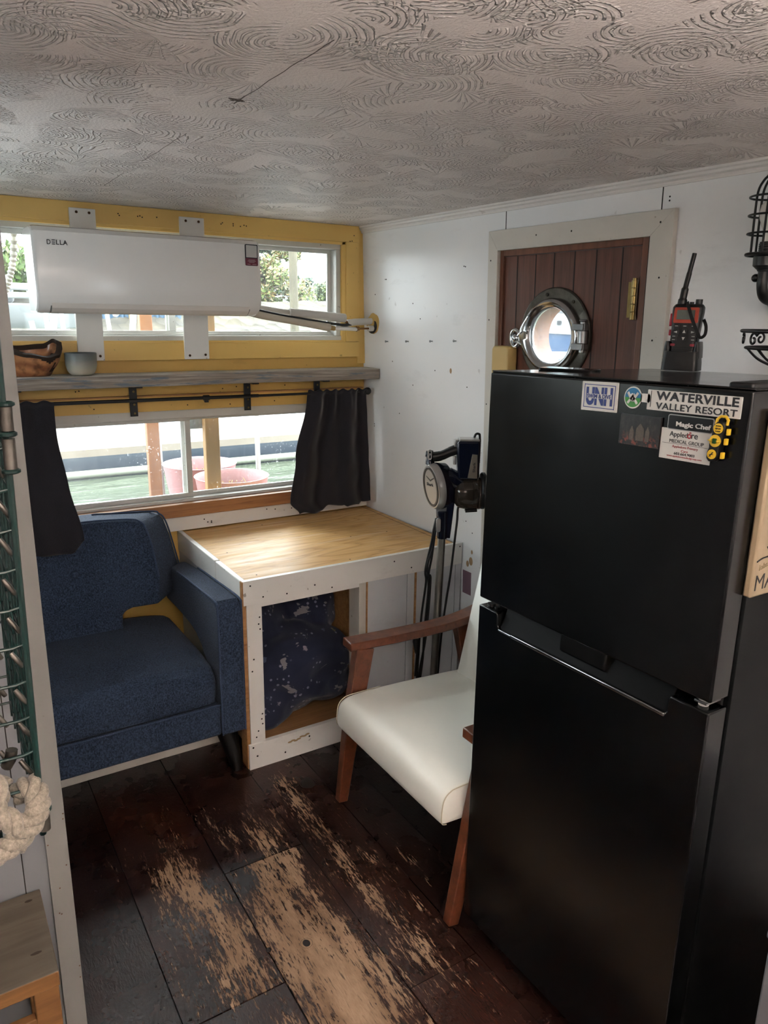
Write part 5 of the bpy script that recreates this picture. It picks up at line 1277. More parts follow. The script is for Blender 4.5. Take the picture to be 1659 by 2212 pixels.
b = B(); b.tube(catmull([(1.134, .6512, 1.222), (1.148, .6512, 1.226), (1.168, .6512, 1.228), (1.193, .6512, 1.236)]), .0013, 6); b.tube(catmull([(1.158, .6512, 1.245), (1.161, .6512, 1.241), (1.165, .6512, 1.241)]), .001, 6); done(b, 'drawn_line', DINK, pq)
text('lobster', (1.144, .6512, 1.205), (1, 0, .2), (0, 0, 1), .04, .010, plain('faded_gold_print', '#8f8163', .6), pq)

# caged wall lamp
sc_ = thing('cage_wall_lamp', W((0, 1.06, 1.62)), 'black wire-cage wall lamp with a bare white bulb at the right edge', 'lamp')
lc = W((.085, 1.077, 0)); lx, ly = W((.085, 1.077, 1.83)).xy
L_ = lambda z: Vector((lx, ly, z))
b = B()
for z, r in ((1.883, .050), (1.843, .048), (1.803, .046)): b.torus(L_(z), r, .0024, 'Z', 48, 8)
b.torus(L_(1.757), .043, .004, 'Z', 40, 8); b.torus(L_(1.929), .018, .0024, 'Z', 30, 8)
for k in range(6):
    a = 2 * PI * k / 6 + 2.35; d = Vector((math.cos(a), math.sin(a), 0))
    b.tube(catmull([L_(1.757) + d * .034, L_(1.85) + d * .036, L_(1.895) + d * .035, L_(1.918) + d * .026, L_(1.929) + d * .016]), .0027, 8)
done(b, 'wire_cage', BLKMET, sc_)
b = B(); b.lathe([(.0, 1.785), (.013, 1.785), (.0135, 1.80), (.016, 1.815), (.024, 1.835), (.0265, 1.85), (.024, 1.866), (.015, 1.874), (.0, 1.876)], (lx, ly, 0), n=30); lab(done(b, 'bulb', plain('frosted_white_bulb', '#dedbd6', .25, var=.01), sc_), 'frosted white bulb')
b = B(); b.lathe([(.0, 1.722), (.015, 1.722), (.026, 1.732), (.027, 1.752), (.020, 1.757), (.017, 1.758), (.017, 1.785), (.0, 1.785)], (lx, ly, 0), n=30)
for k in range(5): b.torus(L_(1.763 + k * .0042), .0172, .0016, 'Z', 26, 6)
done(b, 'socket', BLKMET, sc_)
b = B(); e = W((.0, 1.062, 1.655)); b.tube(catmull([L_(1.725), L_(1.69), L_(1.665) + Vector((.012, 0, 0)), L_(1.655) + Vector((.04, 0, 0)), Vector((e.x - .01, ly, 1.655))]), .0125, 16); b.sphere(L_(1.705) + Vector((-.004, .016, 0)), .0095, 14, 10); b.torus(L_(1.722), .0125, .003, 'Z', 20, 6)
done(b, 'pipe_arm', BLKMET, sc_)
b = B(W); b.loft([[(h, ly + .03 * math.cos(a), 1.655 + .03 * math.sin(a)) for a in [2 * PI * k / 30 for k in range(30)]] for h in (0, .012)]); done(b, 'wall_flange', BLKMET, sc_, bevel=.002)

# grey bin-like box beside the refrigerator, low at the right edge
tb = thing('grey_storage_box', (1.25, .44, 0), 'plain grey box standing on the floor beside the refrigerator at the lower right', 'box')
b = B(); b.box(1.068, 1.45, .33, .50, 0, .63); done(b, 'box_body', plain('matt_grey_laminate', '#6d6e73', .55, bump=.1), tb, bevel=.004)
b = B(); b.box(1.064, 1.452, .326, .504, .632, .648); done(b, 'lid', plain('pale_blue_grey_lid', '#8a8c96', .5), tb, bevel=.004)

# ---------------------------------------------------------------- left edge: bench, wire trap, rope
bn = thing('wooden_stool', (-.1, 1.34, 0), 'rough weathered wooden stool in front of the white partition', 'stool')
b = B(); b.box(-.30, .089, 1.222, 1.455, .418, .450)
for f in b.bm.faces: f.material_index = 0 if f.normal.z > .5 else 1
tops = m_wood('grey_weathered_plank', '#4f483d', '#665d50', (3, 30, 30), .75, '#4b4237', bump=.3); sidew = m_wood('amber_rough_plank_edge', '#6b4826', '#875f35', (6, 40, 40), .65, '#5d3c1e')
bmesh.ops.recalc_face_normals(b.bm, faces=b.bm.faces[:])
for f in b.bm.faces: f.material_index = 0 if f.normal.z > .5 else 1
done(b, 'seat_plank', [tops, sidew], bn, bevel=.002)
b = B(); b.sphere((.065, 1.43, .4497), (.008, .004, .0012), 10, 6); b.sphere((.06, 1.285, .4497), (.011, .004, .0012), 10, 6); done(b, 'knots', plain('dark_knot', '#3a2c20', .8), bn)
for x in (-.285, .045):
    for y in (1.226, 1.42):
        b = B(); b.box(x, x + .042, y, y + .030, 0, .417); done(b, 'leg', sidew, bn, bevel=.002)
b = B(); b.box(-.243, .045, 1.228, 1.246, .30, .36); done(b, 'apron', sidew, bn, bevel=.002)

tp = thing('wire_trap_basket', (-.09, .80, 1.03), 'green vinyl-coated wire trap basket hanging at the left edge', 'wire basket')
GRW = plain('dark_green_vinyl_wire', '#0c2a27', .35, var=.15, vscale=40); CLIP = m_metal('grey_metal_clip', '#5a5651', '#8a857d', .4)
TX = lambda z: .0565 + (z - 1.15) * .018
TZ0, TZ1 = 1.075, 1.965
mesh_s = .0385
zs = [TZ0 + .02 + mesh_s * k for k in range(23)]
def skew(v): return Vector((v[0] + (v[2] - 1.15) * .018, v[1], v[2]))
b = B(skew)
for k, z in enumerate(zs): b.tube([(-.26, .742, z), (.045, .742, z), (.0535, .744, z + .001), (.0565, .752, z + .002), (.0565, 1.02, z + .002)], .0017, 8)
for x in [.0565 - mesh_s * k for k in range(9)]: b.cyl((x, .745, TZ0), (x, .745, TZ1), .0019 if x < .05 else .0034, n=8)
for y in [.752 + mesh_s * k for k in range(1, 8)]: b.cyl((.0565, y, TZ0), (.0565, y, TZ1), .0017, n=8)
fm = done(b, 'front_mesh', GRW, tp)
b = B(skew)
for k, z in enumerate(zs): b.cyl((-.26, 1.02, z), (.0565, 1.02, z), .0017, n=8)
for x in [.0565 - mesh_s * k for k in range(9)]: b.cyl((x, 1.02, TZ0), (x, 1.02, TZ1), .0017, n=8)
for x in [.0565 - mesh_s * k for k in range(0, 9)]: b.cyl((x, .745, TZ0 + .02), (x, 1.02, TZ0 + .02), .0017, n=8)
done(b, 'back_and_floor_mesh', GRW, tp)
# grey clips lashing the wires
rr = random.Random(2); clips = []
for col in range(3):
    x = .050 - col * .0165
    for k, z in enumerate(zs[:14]):
        clips.append((x + rr.uniform(-.0015, .0015), .752 + col * .028 + rr.uniform(0, .01), z + .019))
for x, y, z in clips:
    b = B(skew); b.tube([(x - .006, y, z + .0085), (x - .002, y - .003, z + .002), (x + .003, y - .001, z - .0075)], [.0022, .0027, .0022], 10); done(b, 'clip', CLIP, tp)
for z0, z1 in ((1.497, 1.520), (1.462, 1.490), (1.108, 1.132), (1.082, 1.104)):
    b = B(skew); b.cyl((.0585, .742, z0), (.0585, .742, z1), .0056, n=14); done(b, 'metal_sleeve', CLIP, tp)
for z in (1.521, 1.494, 1.460, 1.106):
    b = B(skew); b.torus((.0585, .742, z), .0062, .0022, 'Z', 18, 6); done(b, 'wire_wrap', GRW, tp)
b = B(skew); b.tube([(.030, .755, 1.158), (.034, .752, 1.166), (.036, .752, 1.176)], .0058, 10); done(b, 'crimp_clip', CLIP, tp)
b = B(); b.tube(catmull([(-.1, .88, TZ1 + .0), (-.10, .88, 1.985)]), .003, 8)
for p in ((-.26, .742), (.06, .745), (.06, 1.02), (-.26, 1.02)): b.tube([(p[0], p[1], TZ1 - .005), (p[0] * .5 - .05, lerp(p[1], .88, .5), 1.978), (-.10, .88, 1.986)], .0025, 6)
done(b, 'hanging_wire', BLKMET, tp)
# thick twisted rope wound along the bottom rim
def twisted(b, pts, R_, r, turns, ph=0):
    pts = catmull(pts, 14); n = len(pts); L = 0; acc = [0]
    for p, q in zip(pts, pts[1:]): L += (q - p).length; acc.append(L)
    for s in range(3):
        out = []
        for i, p in enumerate(pts):
            d = (pts[min(i + 1, n - 1)] - pts[max(i - 1, 0)]).normalized()
            u = d.cross(Vector((.2, .3, 1))).normalized(); w = d.cross(u)
            a = 2 * PI * (acc[i] * turns + s / 3) + ph; out.append(p + u * R_ * math.cos(a) + w * R_ * math.sin(a))
        b.tube(out, r, 9)
ROPE = m_fabric('frayed_white_rope', '#6d665b', '#958d80', 300, .95, .5, .2)
b = B(lambda v: Vector((v[0] - .012, v[1], v[2] + .030)))
twisted(b, [(-.07, .735, 1.125), (-.03, .728, 1.150), (.012, .726, 1.146), (.030, .726, 1.118), (.022, .722, 1.092), (.0, .720, 1.070), (-.03, .722, 1.05)], .0066, .0058, 24)
twisted(b, [(-.06, .722, 1.072), (-.02, .715, 1.056), (.02, .714, 1.060), (.048, .718, 1.071), (.064, .728, 1.088), (.062, .745, 1.104), (.05, .76, 1.09)], .0066, .0058, 24, 1)
twisted(b, [(-.05, .712, 1.045), (-.02, .708, 1.060), (.005, .708, 1.085), (.012, .716, 1.10), (.03, .720, 1.095), (.045, .716, 1.080), (.038, .714, 1.062)], .0064, .0056, 24, 2)
twisted(b, [(-.08, .75, 1.10), (-.04, .76, 1.12), (.0, .765, 1.115), (.04, .76, 1.10)], .0066, .0058, 24, .5)
o = done(b, 'rope', ROPE, angle=180)
tag(o, 'thick frayed off-white rope wound around the bottom of the wire trap basket', 'rope')
def oplain(name, c, *a, **k):
    """weathered outdoor finish, a good deal darker than fresh paint"""
    q = lin(c); q = tuple(v * .62 for v in q[:3])
    h = '#' + ''.join('%02x' % round(255 * (1.055 * v ** (1 / 2.4) - .055 if v > .0031308 else 12.92 * v)) for v in q)
    return plain('weathered_' + name, h, *a, **k)
FILL_LAMP = 1900.
# ================================================================ outside: deck, planters, neighbour boat, water, bank, trees
b = B(); b.box(-1.2, 3.2, 3.10, 3.86, .50, .58); b.mi = 1; b.box(-1.2, 3.2, 3.86, 3.90, .46, .584)
o = done(b, 'boat_deck', [oplain('faded_red_deck_paint', '#7a3236', .6, var=.2, vscale=9), oplain('pale_deck_edge', '#c9b8ae', .6)], smooth=False); tag(o, 'faded red painted side deck outside the lower window', 'deck', kind='structure')
PINK = oplain('pale_pink_planter_plastic', '#b3898d', .45, var=.02); SOIL = oplain('dry_potting_soil', '#5b4a3a', .95, var=.3, vscale=60)
for (cx, cy, r, h, lb) in ((1.19, 3.68, .188, .285, 'rear pink round planter on the red deck, beside the window mullion'), (1.225, 3.315, .176, .283, 'front pink round planter on the red deck, behind the wooden post')):
    t = thing('planter', (cx, cy, .581), lb, 'planter', 'pink planters on the deck outside')
    b = B(); b.lathe([(0, .581), (r * .70, .581), (r * .74, .59), (r * .97, .581 + h - .01), (r, .581 + h), (r * .975, .581 + h), (r * .945, .581 + h - .012), (r * .90, .581 + h * .72), (0, .581 + h * .72)], (cx, cy, 0), n=56); done(b, 'pot', PINK, t, angle=40)
    b = B(); b.lathe([(0, .581 + h * .72), (r * .89, .581 + h * .72), (r * .6, .581 + h * .75), (0, .581 + h * .76)], (cx, cy, 0), n=30); done(b, 'soil', SOIL, t)
    b = B(); rr = random.Random(int(cx * 1000))
    for k in range(22):
        a = rr.uniform(0, 6.28); q = rr.uniform(0, r * .6); p = Vector((cx + q * math.cos(a), cy + q * math.sin(a), .581 + h * .75))
        b.tube([p, p + Vector((rr.uniform(-.03, .03), rr.uniform(-.03, .03), rr.uniform(.02, .05)))], .002, 5)
    done(b, 'dry_stems', oplain('straw_stems', '#b69c63', .8), t)
PINE = m_wood('wet_pine_post', '#6b5230', '#806642', (30, 30, 4), .55, '#8a6536')
for x0, x1, y0, y1, lb in ((.888, .945, 3.50, 3.54, 'orange-brown wooden post outside the left pane of the lower window'), (1.043, 1.108, 3.13, 3.17, 'yellowish wooden post outside the right pane, in front of the planters')):
    b = B(); b.box(x0, x1, y0, y1, .581, 2.3); tag(done(b, 'wooden_post', PINE if x0 > 1 else m_wood('orange_pine_post', '#644127', '#795539', (30, 30, 4), .55, '#7d4f2b'), bevel=.004), lb, 'post', 'deck posts outside the lower window')
b = B(); b.cyl((1.555, 3.78, .584), (1.545, 3.78, 1.32), .0135, n=18); b.cyl((1.555, 3.78, .584), (1.555, 3.78, .64), .020, n=18); b.cyl((1.555, 3.78, .584), (1.555, 3.78, .592), .040, n=24)
tag(done(b, 'rail_stanchion', oplain('white_stanchion_paint', '#aeb0b2', .35), bevel=.001), 'white round rail stanchion on the deck edge, right of the planters', 'stanchion')
b = B(); b.cyl((1.03, 3.82, .584), (1.02, 3.82, 1.32), .0135, n=18); b.cyl((1.03, 3.82, .584), (1.03, 3.82, .592), .040, n=24)
tag(done(b, 'rail_stanchion', oplain('white_stanchion_paint', '#aeb0b2', .35), bevel=.001), 'white round rail stanchion behind the rear planter', 'stanchion')
b = B(); twisted(b, [(-.6, 3.75, .600), (.2, 3.70, .600), (.6, 3.66, .600), (.95, 3.62, .600), (1.0, 3.40, .600)], .006, .0065, 22)
tag(done(b, 'mooring_rope', oplain('sun_bleached_rope', '#cfc6b4', .9), angle=180), 'pale twisted mooring rope lying along the red deck', 'rope')
b = B(); b.box(.95, 1.07, 3.1705, 3.175, 1.12, 1.24)
tag(done(b, 'sheet_metal_scrap', m_metal('dented_galvanised_sheet', '#7d858c', '#b9c0c5', .35, 20), smooth=False), 'crumpled grey metal sheet fixed by the yellowish post', 'sheet')
# ribbed hose hanging outside the upper window
b = B(); pts = catmull([(.378, 3.057, 1.97), (.377, 3.16, 1.96), (.365, 3.2, 1.80), (.335, 3.2, 1.70), (.30, 3.2, 1.62), (.27, 3.2, 1.54)], 14)
rad = [.011 + .0022 * (1 if k % 2 else -1) for k in range(len(pts))]; b.tube(pts, rad, 14)
tag(done(b, 'ribbed_hose', oplain('grey_ribbed_hose', '#8f9088', .5), angle=30), 'grey ribbed hose hanging outside the upper window at the left', 'hose')

def m_water():
    g = N('green_harbour_water'); n = g.noise(1., g.map((1.2, 5, 1)), 4, .55, .5)
    g.p(col=g.mix(n, '#353b30', '#4a5143'), rough=.12, spec=.3, normal=g.bump(n, .6, .06)); return g.m
b = B(); b.box(-25, 40, 3.9, 13.4, .30, .36); o = done(b, 'water', m_water(), smooth=False); tag(o, 'green harbour water between the deck and the neighbouring boat', 'water', kind='stuff')

# neighbouring grey and white boat lying alongside
nb = thing('neighbour_boat', (1.2, 6.9, .36), 'long grey and white boat hull moored across the water behind the planters', 'boat')
def hullring(x, s):
    P = [(6.10, .30), (6.02, .50), (6.0, .56), (5.985, .575), (5.985, .60), (6.0, .61), (6.0, .665), (5.97, .68), (5.97, .72), (6.05, .755), (6.15, .79), (8.2, .79), (8.2, .30)]
    return [(x, 7.1 + (y - 7.1) * s, z) for y, z in P]
b = B(); b.loft([hullring(x, s) for x, s in ((-4.5, .15), (-3.8, .7), (-2.8, .95), (-1.5, 1), (3.5, 1), (3.7, .9))])
for f in b.bm.faces:
    z = f.calc_center_median().z
    f.material_index = 1 if z < .56 else 2 if z < .607 else 3 if z < .675 else 0
done(b, 'hull', [oplain('white_gelcoat', '#8d9193', .3), oplain('blue_grey_hull', '#4c5663', .35), oplain('dark_rub_rail', '#353c41', .5), oplain('pale_grey_band', '#7b8285', .35)], nb, smooth=False)
b = B(); b.tube([(-3.5, 5.965, .40), (3.5, 5.965, .40)], .03, 10); done(b, 'fender_line', oplain('dirty_waterline', '#8e9384', .6), nb)
b = B(); b.hexa([(-1.0, 6.8, .79), (3.2, 6.8, .79), (3.2, 8.0, .79), (-1.0, 8.0, .79), (-.6, 6.95, 1.12), (3.0, 6.95, 1.12), (3.0, 7.9, 1.12), (-.6, 7.9, 1.12)]); done(b, 'cabin', oplain('white_gelcoat', '#8d9193', .3), nb, bevel=.05)

# stony bank, road, blue shed, pole and trees
def m_bank():
    g = N('stony_bank'); vo = g.n('TexVoronoi', Scale=3.2); g.t.links.new(g.map(), vo.inputs['Vector'])
    c = g.mix(vo.outputs['Distance'], '#454139', '#2a2823'); c = g.mix(g.ramp(g.noise(.9, detail=5), [(.45, 0.), (.7, .7)]), c, '#4d4738')
    g.p(col=c, rough=.95, normal=g.bump(vo.outputs['Distance'], .9, .15)); return g.m
b = B()
def bank(u, v):
    x = lerp(-25, 42, u); y = lerp(13.2, 19, v); z = lerp(.2, 1.95, smooth(0, 1, v * 1.05)) + .16 * noise.noise(Vector((x * .7, y * 1.4, 0))) + .07 * noise.noise(Vector((x * 3, y * 3, 4)))
    return (x, y, z)
b.grid(bank, 200, 30); o = done(b, 'rocky_bank', m_bank(), angle=180); tag(o, 'pale stony shore bank across the water', 'bank', kind='structure')
b = B(); b.box(-30, 50, 18.9, 60, 1.5, 1.93); o = done(b, 'gravel_road', oplain('pale_gravel', '#6f6a62', .95, var=.12, vscale=3), smooth=False); tag(o, 'pale gravel yard behind the bank', 'ground', kind='structure')
b = B()
bsh = [(3.2, 18.0), (5.15, 18.0), (5.15, 20), (3.2, 20)]
shed = thing('blue_shed', (4.2, 19, 1.2), 'blue corrugated shed wall seen under the air conditioner', 'shed')
b = B(); n = 60
b.loft([[(3.0 + 2.25 * k / n, 17.0 + .03 * math.sin(k * 1.9), z) for k in range(n + 1)] + [(5.25, 19, z), (3.0, 19, z)] for z in (.9, 2.6)]); done(b, 'corrugated_wall', oplain('blue_corrugated_steel', '#36566f', .5, var=.12), shed, angle=10)
b = B(); b.box(4.08, 4.22, 16.93, 17.0, .9, 2.6); done(b, 'corner_post', PINE, shed)
b = B(); b.box(2.9, 5.35, 16.8, 19.1, 2.6, 2.68); done(b, 'roof', STEEL, shed)
b = B(); b.cyl((7.10, 15.0, .6), (7.04, 15.0, 5.6), .095, .085, n=20)
tag(done(b, 'utility_pole', m_wood('weathered_pole_wood', '#3a372e', '#544e3e', (10, 10, 1.5), .9, '#59624e')), 'weathered wooden utility pole across the water', 'pole')
def tree(name, x, y, z0, h, r, n, ca, cb, seed, label, trunk=True, low=.25, dens=1.):
    t = thing(name, (x, y, z0), label, 'tree', 'trees beyond the bank')
    rr = random.Random(seed)
    b = B(); b.tube([(x, y, z0), (x + rr.uniform(-.2, .2), y, z0 + h * .5), (x, y, z0 + h * .9)], [.16, .10, .03], 8)
    for k in range(7):
        a = rr.uniform(0, 6.28); zz = z0 + h * rr.uniform(.3, .8); b.tube([(x, y, zz), (x + r * .7 * math.cos(a), y + r * .7 * math.sin(a), zz + h * .12)], [.05, .012], 6)
    done(b, 'trunk', oplain('tree_bark', '#5b5044', .95), t)
    b = B(); lobes = []
    for k in range(16):
        f = rr.uniform(low, 1.); rad = r * (1 - f * .72) if name == 'conifer' else r * math.sqrt(max(.06, 1 - ((f - .5) / .55) ** 2))
        a = rr.uniform(0, 6.28); q = rad * math.sqrt(rr.random())
        lobes.append((Vector((x + q * math.cos(a), y + q * math.sin(a), z0 + h * f)), r * rr.uniform(.22, .42) * (1.1 - .5 * f)))
    for k in range(n):
        c, lr = rr.choice(lobes)
        d = Vector((rr.gauss(0, 1), rr.gauss(0, 1), rr.gauss(0, .8))).normalized() * lr * rr.random() ** .4
        p = c + d; s = rr.uniform(.05, .13) * (.7 if h < 3 else 1); u = Vector((rr.gauss(0, 1), rr.gauss(0, 1), rr.gauss(0, 1))).normalized(); w = u.orthogonal().normalized()
        b.mi = 0 if rr.random() < .6 else 1
        b.f([b.v(p + u * s), b.v(p + w * s * .6), b.v(p - u * s), b.v(p - w * s * .6)])
    o = done(b, 'foliage', [oplain(ca[0], ca[1], .6), oplain(cb[0], cb[1], .6)], t, smooth=False); return t
G1 = ('dull_green_leaves', '#3c4f2c'); G2 = ('yellow_green_leaves', '#5f6f30'); G3 = ('orange_tinged_leaves', '#7a6736'); G4 = ('blue_green_needles', '#384d3d')
tree('broadleaf_tree', 8.75, 20, 1.9, 1.45, 1.1, 5200, G2, G3, 3, 'yellow-green tree left of the utility pole, tinged with orange', low=.05)
tree('conifer', 9.75, 22.5, 1.9, 1.85, .75, 4200, G4, G1, 8, 'dark conifer rising behind the yellow-green tree')
tree('broadleaf_tree', 12.0, 22, 1.9, 1.15, .85, 3600, G2, G1, 14, 'bright green tree at the right end of the upper window', low=.1)
tree('broadleaf_tree', 11.6, 23.9, 1.9, .95, .75, 1500, G1, G4, 21, 'thin dark tree right of the utility pole', low=.05)
tree('broadleaf_tree', 11.0, 25.5, 1.9, .95, .8, 1500, G1, G4, 22, 'low thin tree directly behind the utility pole', low=.05)
tree('broadleaf_tree', 1.2, 17.8, 1.2, 5.2, 2.0, 14000, ('bright_green_leaves', '#4c6a24'), G2, 30, 'large bright green tree at the far left of the upper window', low=.0)
tree('broadleaf_tree', -2.2, 19, 1.5, 5.2, 2.3, 5000, ('bright_green_leaves', '#4c6a24'), G1, 31, 'large green tree beyond the left frame of the upper window', low=.12)
# white boat laid up ashore and white garden chair at the left
lb_ = thing('laid_up_boat', (.4, 11.2, 1.0), 'white boat with rails ashore, seen at the left end of the upper window', 'boat')
b = B(); b.loft([[(x, 11.3 + dy * s, z) for dy, z in ((-.5, 1.72), (-.42, 1.55), (-.2, 1.40), (.2, 1.40), (.42, 1.55), (.5, 1.72))] for x, s in ((-1.6, 1.), (.6, 1.), (1.5, .75), (2.1, .1))]); done(b, 'hull', oplain('white_gelcoat', '#8d9193', .3), lb_, bevel=.02)
b = B(); b.box(-.9, 1.22, 11.0, 11.6, 1.72, 2.07); done(b, 'cabin', oplain('white_gelcoat', '#8d9193', .3), lb_, bevel=.06, seg=3)
b = B()
for x in (.6, 1.0, 1.5): b.cyl((x, 10.95, .6), (x - .12, 10.95, 1.5), .035, n=10)
b.cyl((-.5, 10.95, .6), (-.4, 10.95, 1.5), .035, n=10); done(b, 'stands', oplain('white_stand_paint', '#a9aaaa', .5), lb_)
b = B(); b.cyl((-1.2, 10.9, 1.94), (2.3, 10.9, 1.92), .045, n=10); b.cyl((-.4, 10.9, 1.80), (2.3, 10.9, 1.83), .04, n=10)
for x in (-1., .2, 1.5, 2.2): b.cyl((x, 10.9, 1.70), (x, 10.9, 1.94), .03, n=8)
done(b, 'rail', oplain('white_stand_paint', '#a9aaaa', .5), lb_)
gc = thing('garden_chair', (.86, 4.6, .58), 'white moulded garden chair outside, below the air conditioner', 'chair')
b = B(); b.box(.55, 3.2, 4.25, 5.05, .84, .88); o = done(b, 'float_dock', oplain('weathered_dock_planks', '#8d877b', .9, var=.15), smooth=False); tag(o, 'weathered floating dock strip behind the deck', 'dock', kind='structure')
GW = oplain('white_resin_chair', '#b2b2b0', .4)
for x0 in (.66, 1.08):
    b = B(); b.tube(catmull([(x0, 4.48, 1.44), (x0 + .02, 4.46, 1.62), (x0 + .02, 4.6, 1.66), (x0, 4.82, 1.60)]), .018, 10); done(b, 'armrest', GW, gc)
b = B(); b.box(.66, 1.10, 4.46, 4.86, 1.40, 1.43); done(b, 'seat', GW, gc, bevel=.01)
for k in range(5):
    b = B(); x = .70 + k * .088; b.tube(catmull([(x, 4.84, 1.42), (x, 4.92, 1.62), (x, 4.98, 1.86)]), .013, 8); done(b, 'back_slat', GW, gc)
b = B(); b.tube([(.68, 4.98, 1.86), (.88, 4.99, 1.90), (1.08, 4.98, 1.86)], .018, 10); done(b, 'back_rail', GW, gc)
for x, y in ((.68, 4.48), (1.08, 4.48), (.68, 4.84), (1.08, 4.84)):
    b = B(); b.cyl((x, y, .88), (x, y, 1.42), .016, n=12); done(b, 'leg', GW, gc)

# boat seen through the porthole
pb = thing('blue_hulled_boat', (6.3, 6.3, .36), 'white boat with a bright blue hull seen through the porthole', 'boat')
PBB = oplain('bright_blue_hull', '#123f66', .35); PBW = oplain('white_topsides', '#666a6d', .3)
# side facing this boat lies along the line x + y = const
D1 = Vector((.71, -.70, 0)); D2 = Vector((.70, .71, 0))
def PB(v): return Vector((6.05, 6.1, 0)) + D1 * v[0] + D2 * v[1] + Vector((0, 0, v[2]))
b = B(PB); b.loft([[(x, y0 + dy, z) for dy, z in ((.25, .2), (.05, .9), (0, 1.46 + sh), (1.6, 1.46 + sh), (1.6, .2))] for x, y0, sh in ((-2.5, .3, .08), (-1, 0, .04), (.6, 0, -.02), (2.2, .0, -.08))]); done(b, 'hull', PBB, pb, smooth=False)
b = B(PB); b.loft([[(x, y0 + dy, z) for dy, z in ((-.02, 1.46 + sh), (.03, 1.68 + sh), (1.5, 1.68 + sh), (1.6, 1.46 + sh))] for x, y0, sh in ((-2.5, .3, .08), (-1, 0, .04), (.6, 0, -.02), (2.2, .0, -.08))]); done(b, 'topsides', PBW, pb, smooth=False)
b = B(PB)
for x in (-.16, .02, .2): b.loft([[(x + p[0], y, 1.585 + p[1]) for p in rrect(0, 0, .05, .035, .01)] for y in (-.03, .05)])
done(b, 'portlights', oplain('dark_window_tint', '#1f262c', .2), pb)
b = B(PB); b.loft([[(-.5, .25, z), (1.2, .25, z), (1.2, 1.3, z), (-.5, 1.3, z)] for z in (1.66, 2.3)])
cab = done(b, 'wheelhouse', PBW, pb, bevel=.03)
b = B(PB); b.box(-.35, .1, .235, .26, 1.78, 2.15); b.box(.22, .7, .235, .26, 1.78, 2.15); done(b, 'windows', oplain('teal_window_tint', '#41636a', .15), cab)
b = B(); b.box(2.2, 12, -1, 3.88, .28, .36); o = done(b, 'water', bpy.data.materials['green_harbour_water'], smooth=False); tag(o, 'green harbour water outside the porthole', 'water', kind='stuff')
b = B(PB); b.box(-.2, 1.2, -1.15, -.75, 1.24, 1.30); b.cyl((.1, -.95, .36), (.1, -.95, 1.24), .05); b.cyl((1.0, -.95, .36), (1.0, -.95, 1.24), .05)
tag(done(b, 'dock_platform', oplain('grey_white_platform', '#6c7074', .6), smooth=False), 'small pale dock platform in front of the blue hull, seen through the porthole', 'dock')

# ================================================================ light, camera, look
wd = bpy.data.worlds.new('overcast_sky'); S.world = wd; wd.use_nodes = True
t = wd.node_tree; bg = t.nodes['Background']
tc = t.nodes.new('ShaderNodeTexCoord'); sx = t.nodes.new('ShaderNodeSeparateXYZ'); rp = t.nodes.new('ShaderNodeValToRGB'); nz = t.nodes.new('ShaderNodeTexNoise'); mp = t.nodes.new('ShaderNodeMixRGB')
t.links.new(tc.outputs['Generated'], sx.inputs[0]); t.links.new(sx.outputs[2], rp.inputs[0]); t.links.new(tc.outputs['Generated'], nz.inputs[0]); nz.inputs['Scale'].default_value = 3; nz.inputs['Detail'].default_value = 6
rp.color_ramp.elements[0].position = 0.; rp.color_ramp.elements[0].color = (.50, .53, .56, 1); rp.color_ramp.elements[1].position = .6; rp.color_ramp.elements[1].color = (.93, .965, 1., 1)
mp.blend_type = 'MULTIPLY'; mp.inputs[0].default_value = .18; t.links.new(rp.outputs[0], mp.inputs[1]); t.links.new(nz.outputs['Fac'], mp.inputs[2]); t.links.new(mp.outputs[0], bg.inputs[0])
bg.inputs[1].default_value = SKY = 3.6

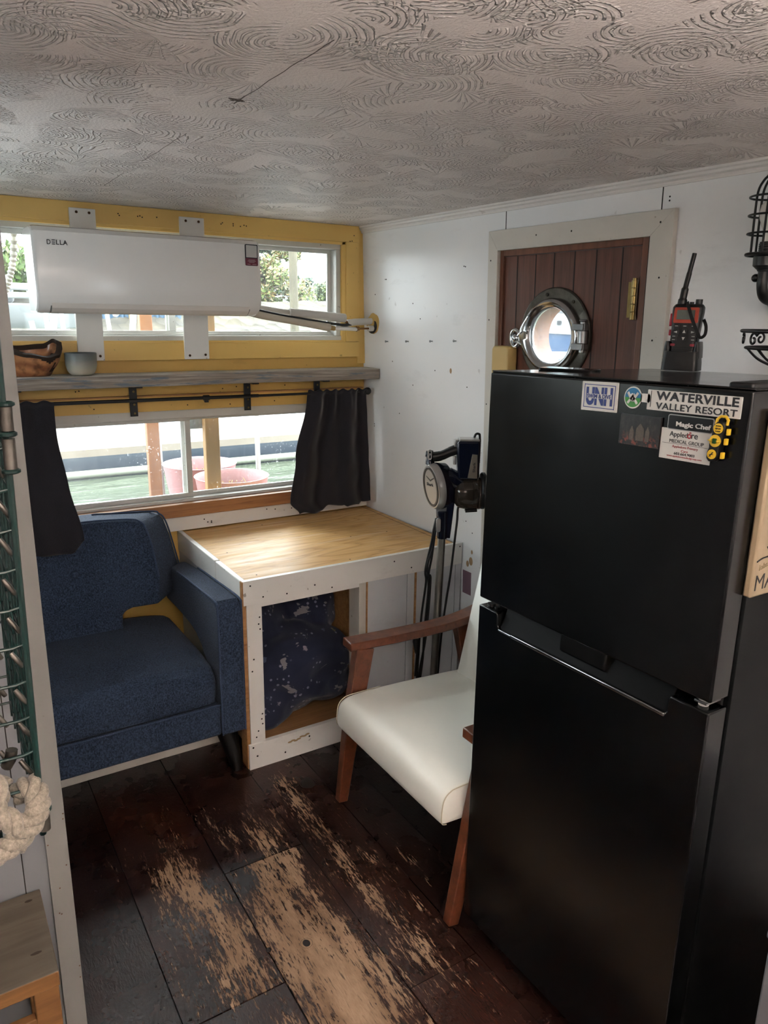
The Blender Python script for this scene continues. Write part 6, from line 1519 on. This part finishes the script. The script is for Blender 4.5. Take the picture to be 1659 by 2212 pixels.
def portal(loc, rot, w, h):
    l = bpy.data.lights.new('window_daylight', 'AREA'); l.shape = 'RECTANGLE'; l.size = w; l.size_y = h; l.cycles.is_portal = True
    o = bpy.data.objects.new('window_daylight', l); COL.objects.link(o); o.location = loc; o.rotation_euler = rot
portal((.667, 3.06, 1.70), (R(-90), 0, 0), 1.94, .42)
portal((.86, 3.06, 1.03), (R(-90), 0, 0), 1.68, .38)
portal((1.2, -2.11, 1.5), (R(90), 0, 0), .5, .3)
portal((-.47, 2.15, 1.5), (0, R(-90), 0), .5, .8)
portal((1.90, 1.817, 1.552), (0, R(90), 0), .2, .2)
# unseen uplighter added behind the camera to brighten the ceiling
cl = thing('floor_lamp', (.15, -.8, 0), 'black uplighter floor lamp behind the camera', 'lamp')
b = B(); b.lathe([(0, 0), (.14, 0), (.14, .015), (.02, .03), (0, .03)], (.15, -.8, 0), n=40); b.cyl((.15, -.8, .02), (.15, -.8, 1.40), .012, n=14); done(b, 'stand', BLKMET, cl)
b = B(); b.lathe([(.012, 1.39), (.07, 1.41), (.12, 1.45), (.145, 1.51), (.141, 1.51), (.115, 1.455), (.06, 1.42), (.012, 1.405)], (.15, -.8, 0), n=48, caps=False); done(b, 'bowl', plain('white_lamp_bowl', '#e6e4df', .5), cl)
g = N('lit_lamp_glass'); g.p(col=(.9, .9, .88, 1), rough=.4, emit=(1, .90, .83, 1), emits=FILL_LAMP)
b = B(); b.sphere((.15, -.8, 1.455), .034, 24, 16); done(b, 'bulb', g.m, cl)

cam = bpy.data.cameras.new('camera'); co = bpy.data.objects.new('camera', cam); COL.objects.link(co)
cam.sensor_fit = 'VERTICAL'; cam.sensor_height = 36; cam.sensor_width = 27; cam.lens = 1598.166 / 2212 * 36; cam.clip_start = .05
MW = [[.8482, .1222, -.5153], [-.5294, .2223, -.8187], [.0145, .9673, .2533]]
m = Matrix(((MW[0][0], MW[0][1], MW[0][2], 0), (MW[1][0], MW[1][1], MW[1][2], 0), (MW[2][0], MW[2][1], MW[2][2], 1.6), (0, 0, 0, 1)))
co.matrix_world = m; S.camera = co
S.cycles.adaptive_threshold = .03; S.cycles.max_bounces = 8; S.cycles.diffuse_bounces = 5; S.cycles.glossy_bounces = 4; S.cycles.transmission_bounces = 6; S.cycles.transparent_max_bounces = 10
S.view_settings.view_transform = 'Standard'; S.view_settings.look = 'None'; S.view_settings.gamma = 1; S.view_settings.use_curve_mapping = False
S.view_settings.exposure = 2.55
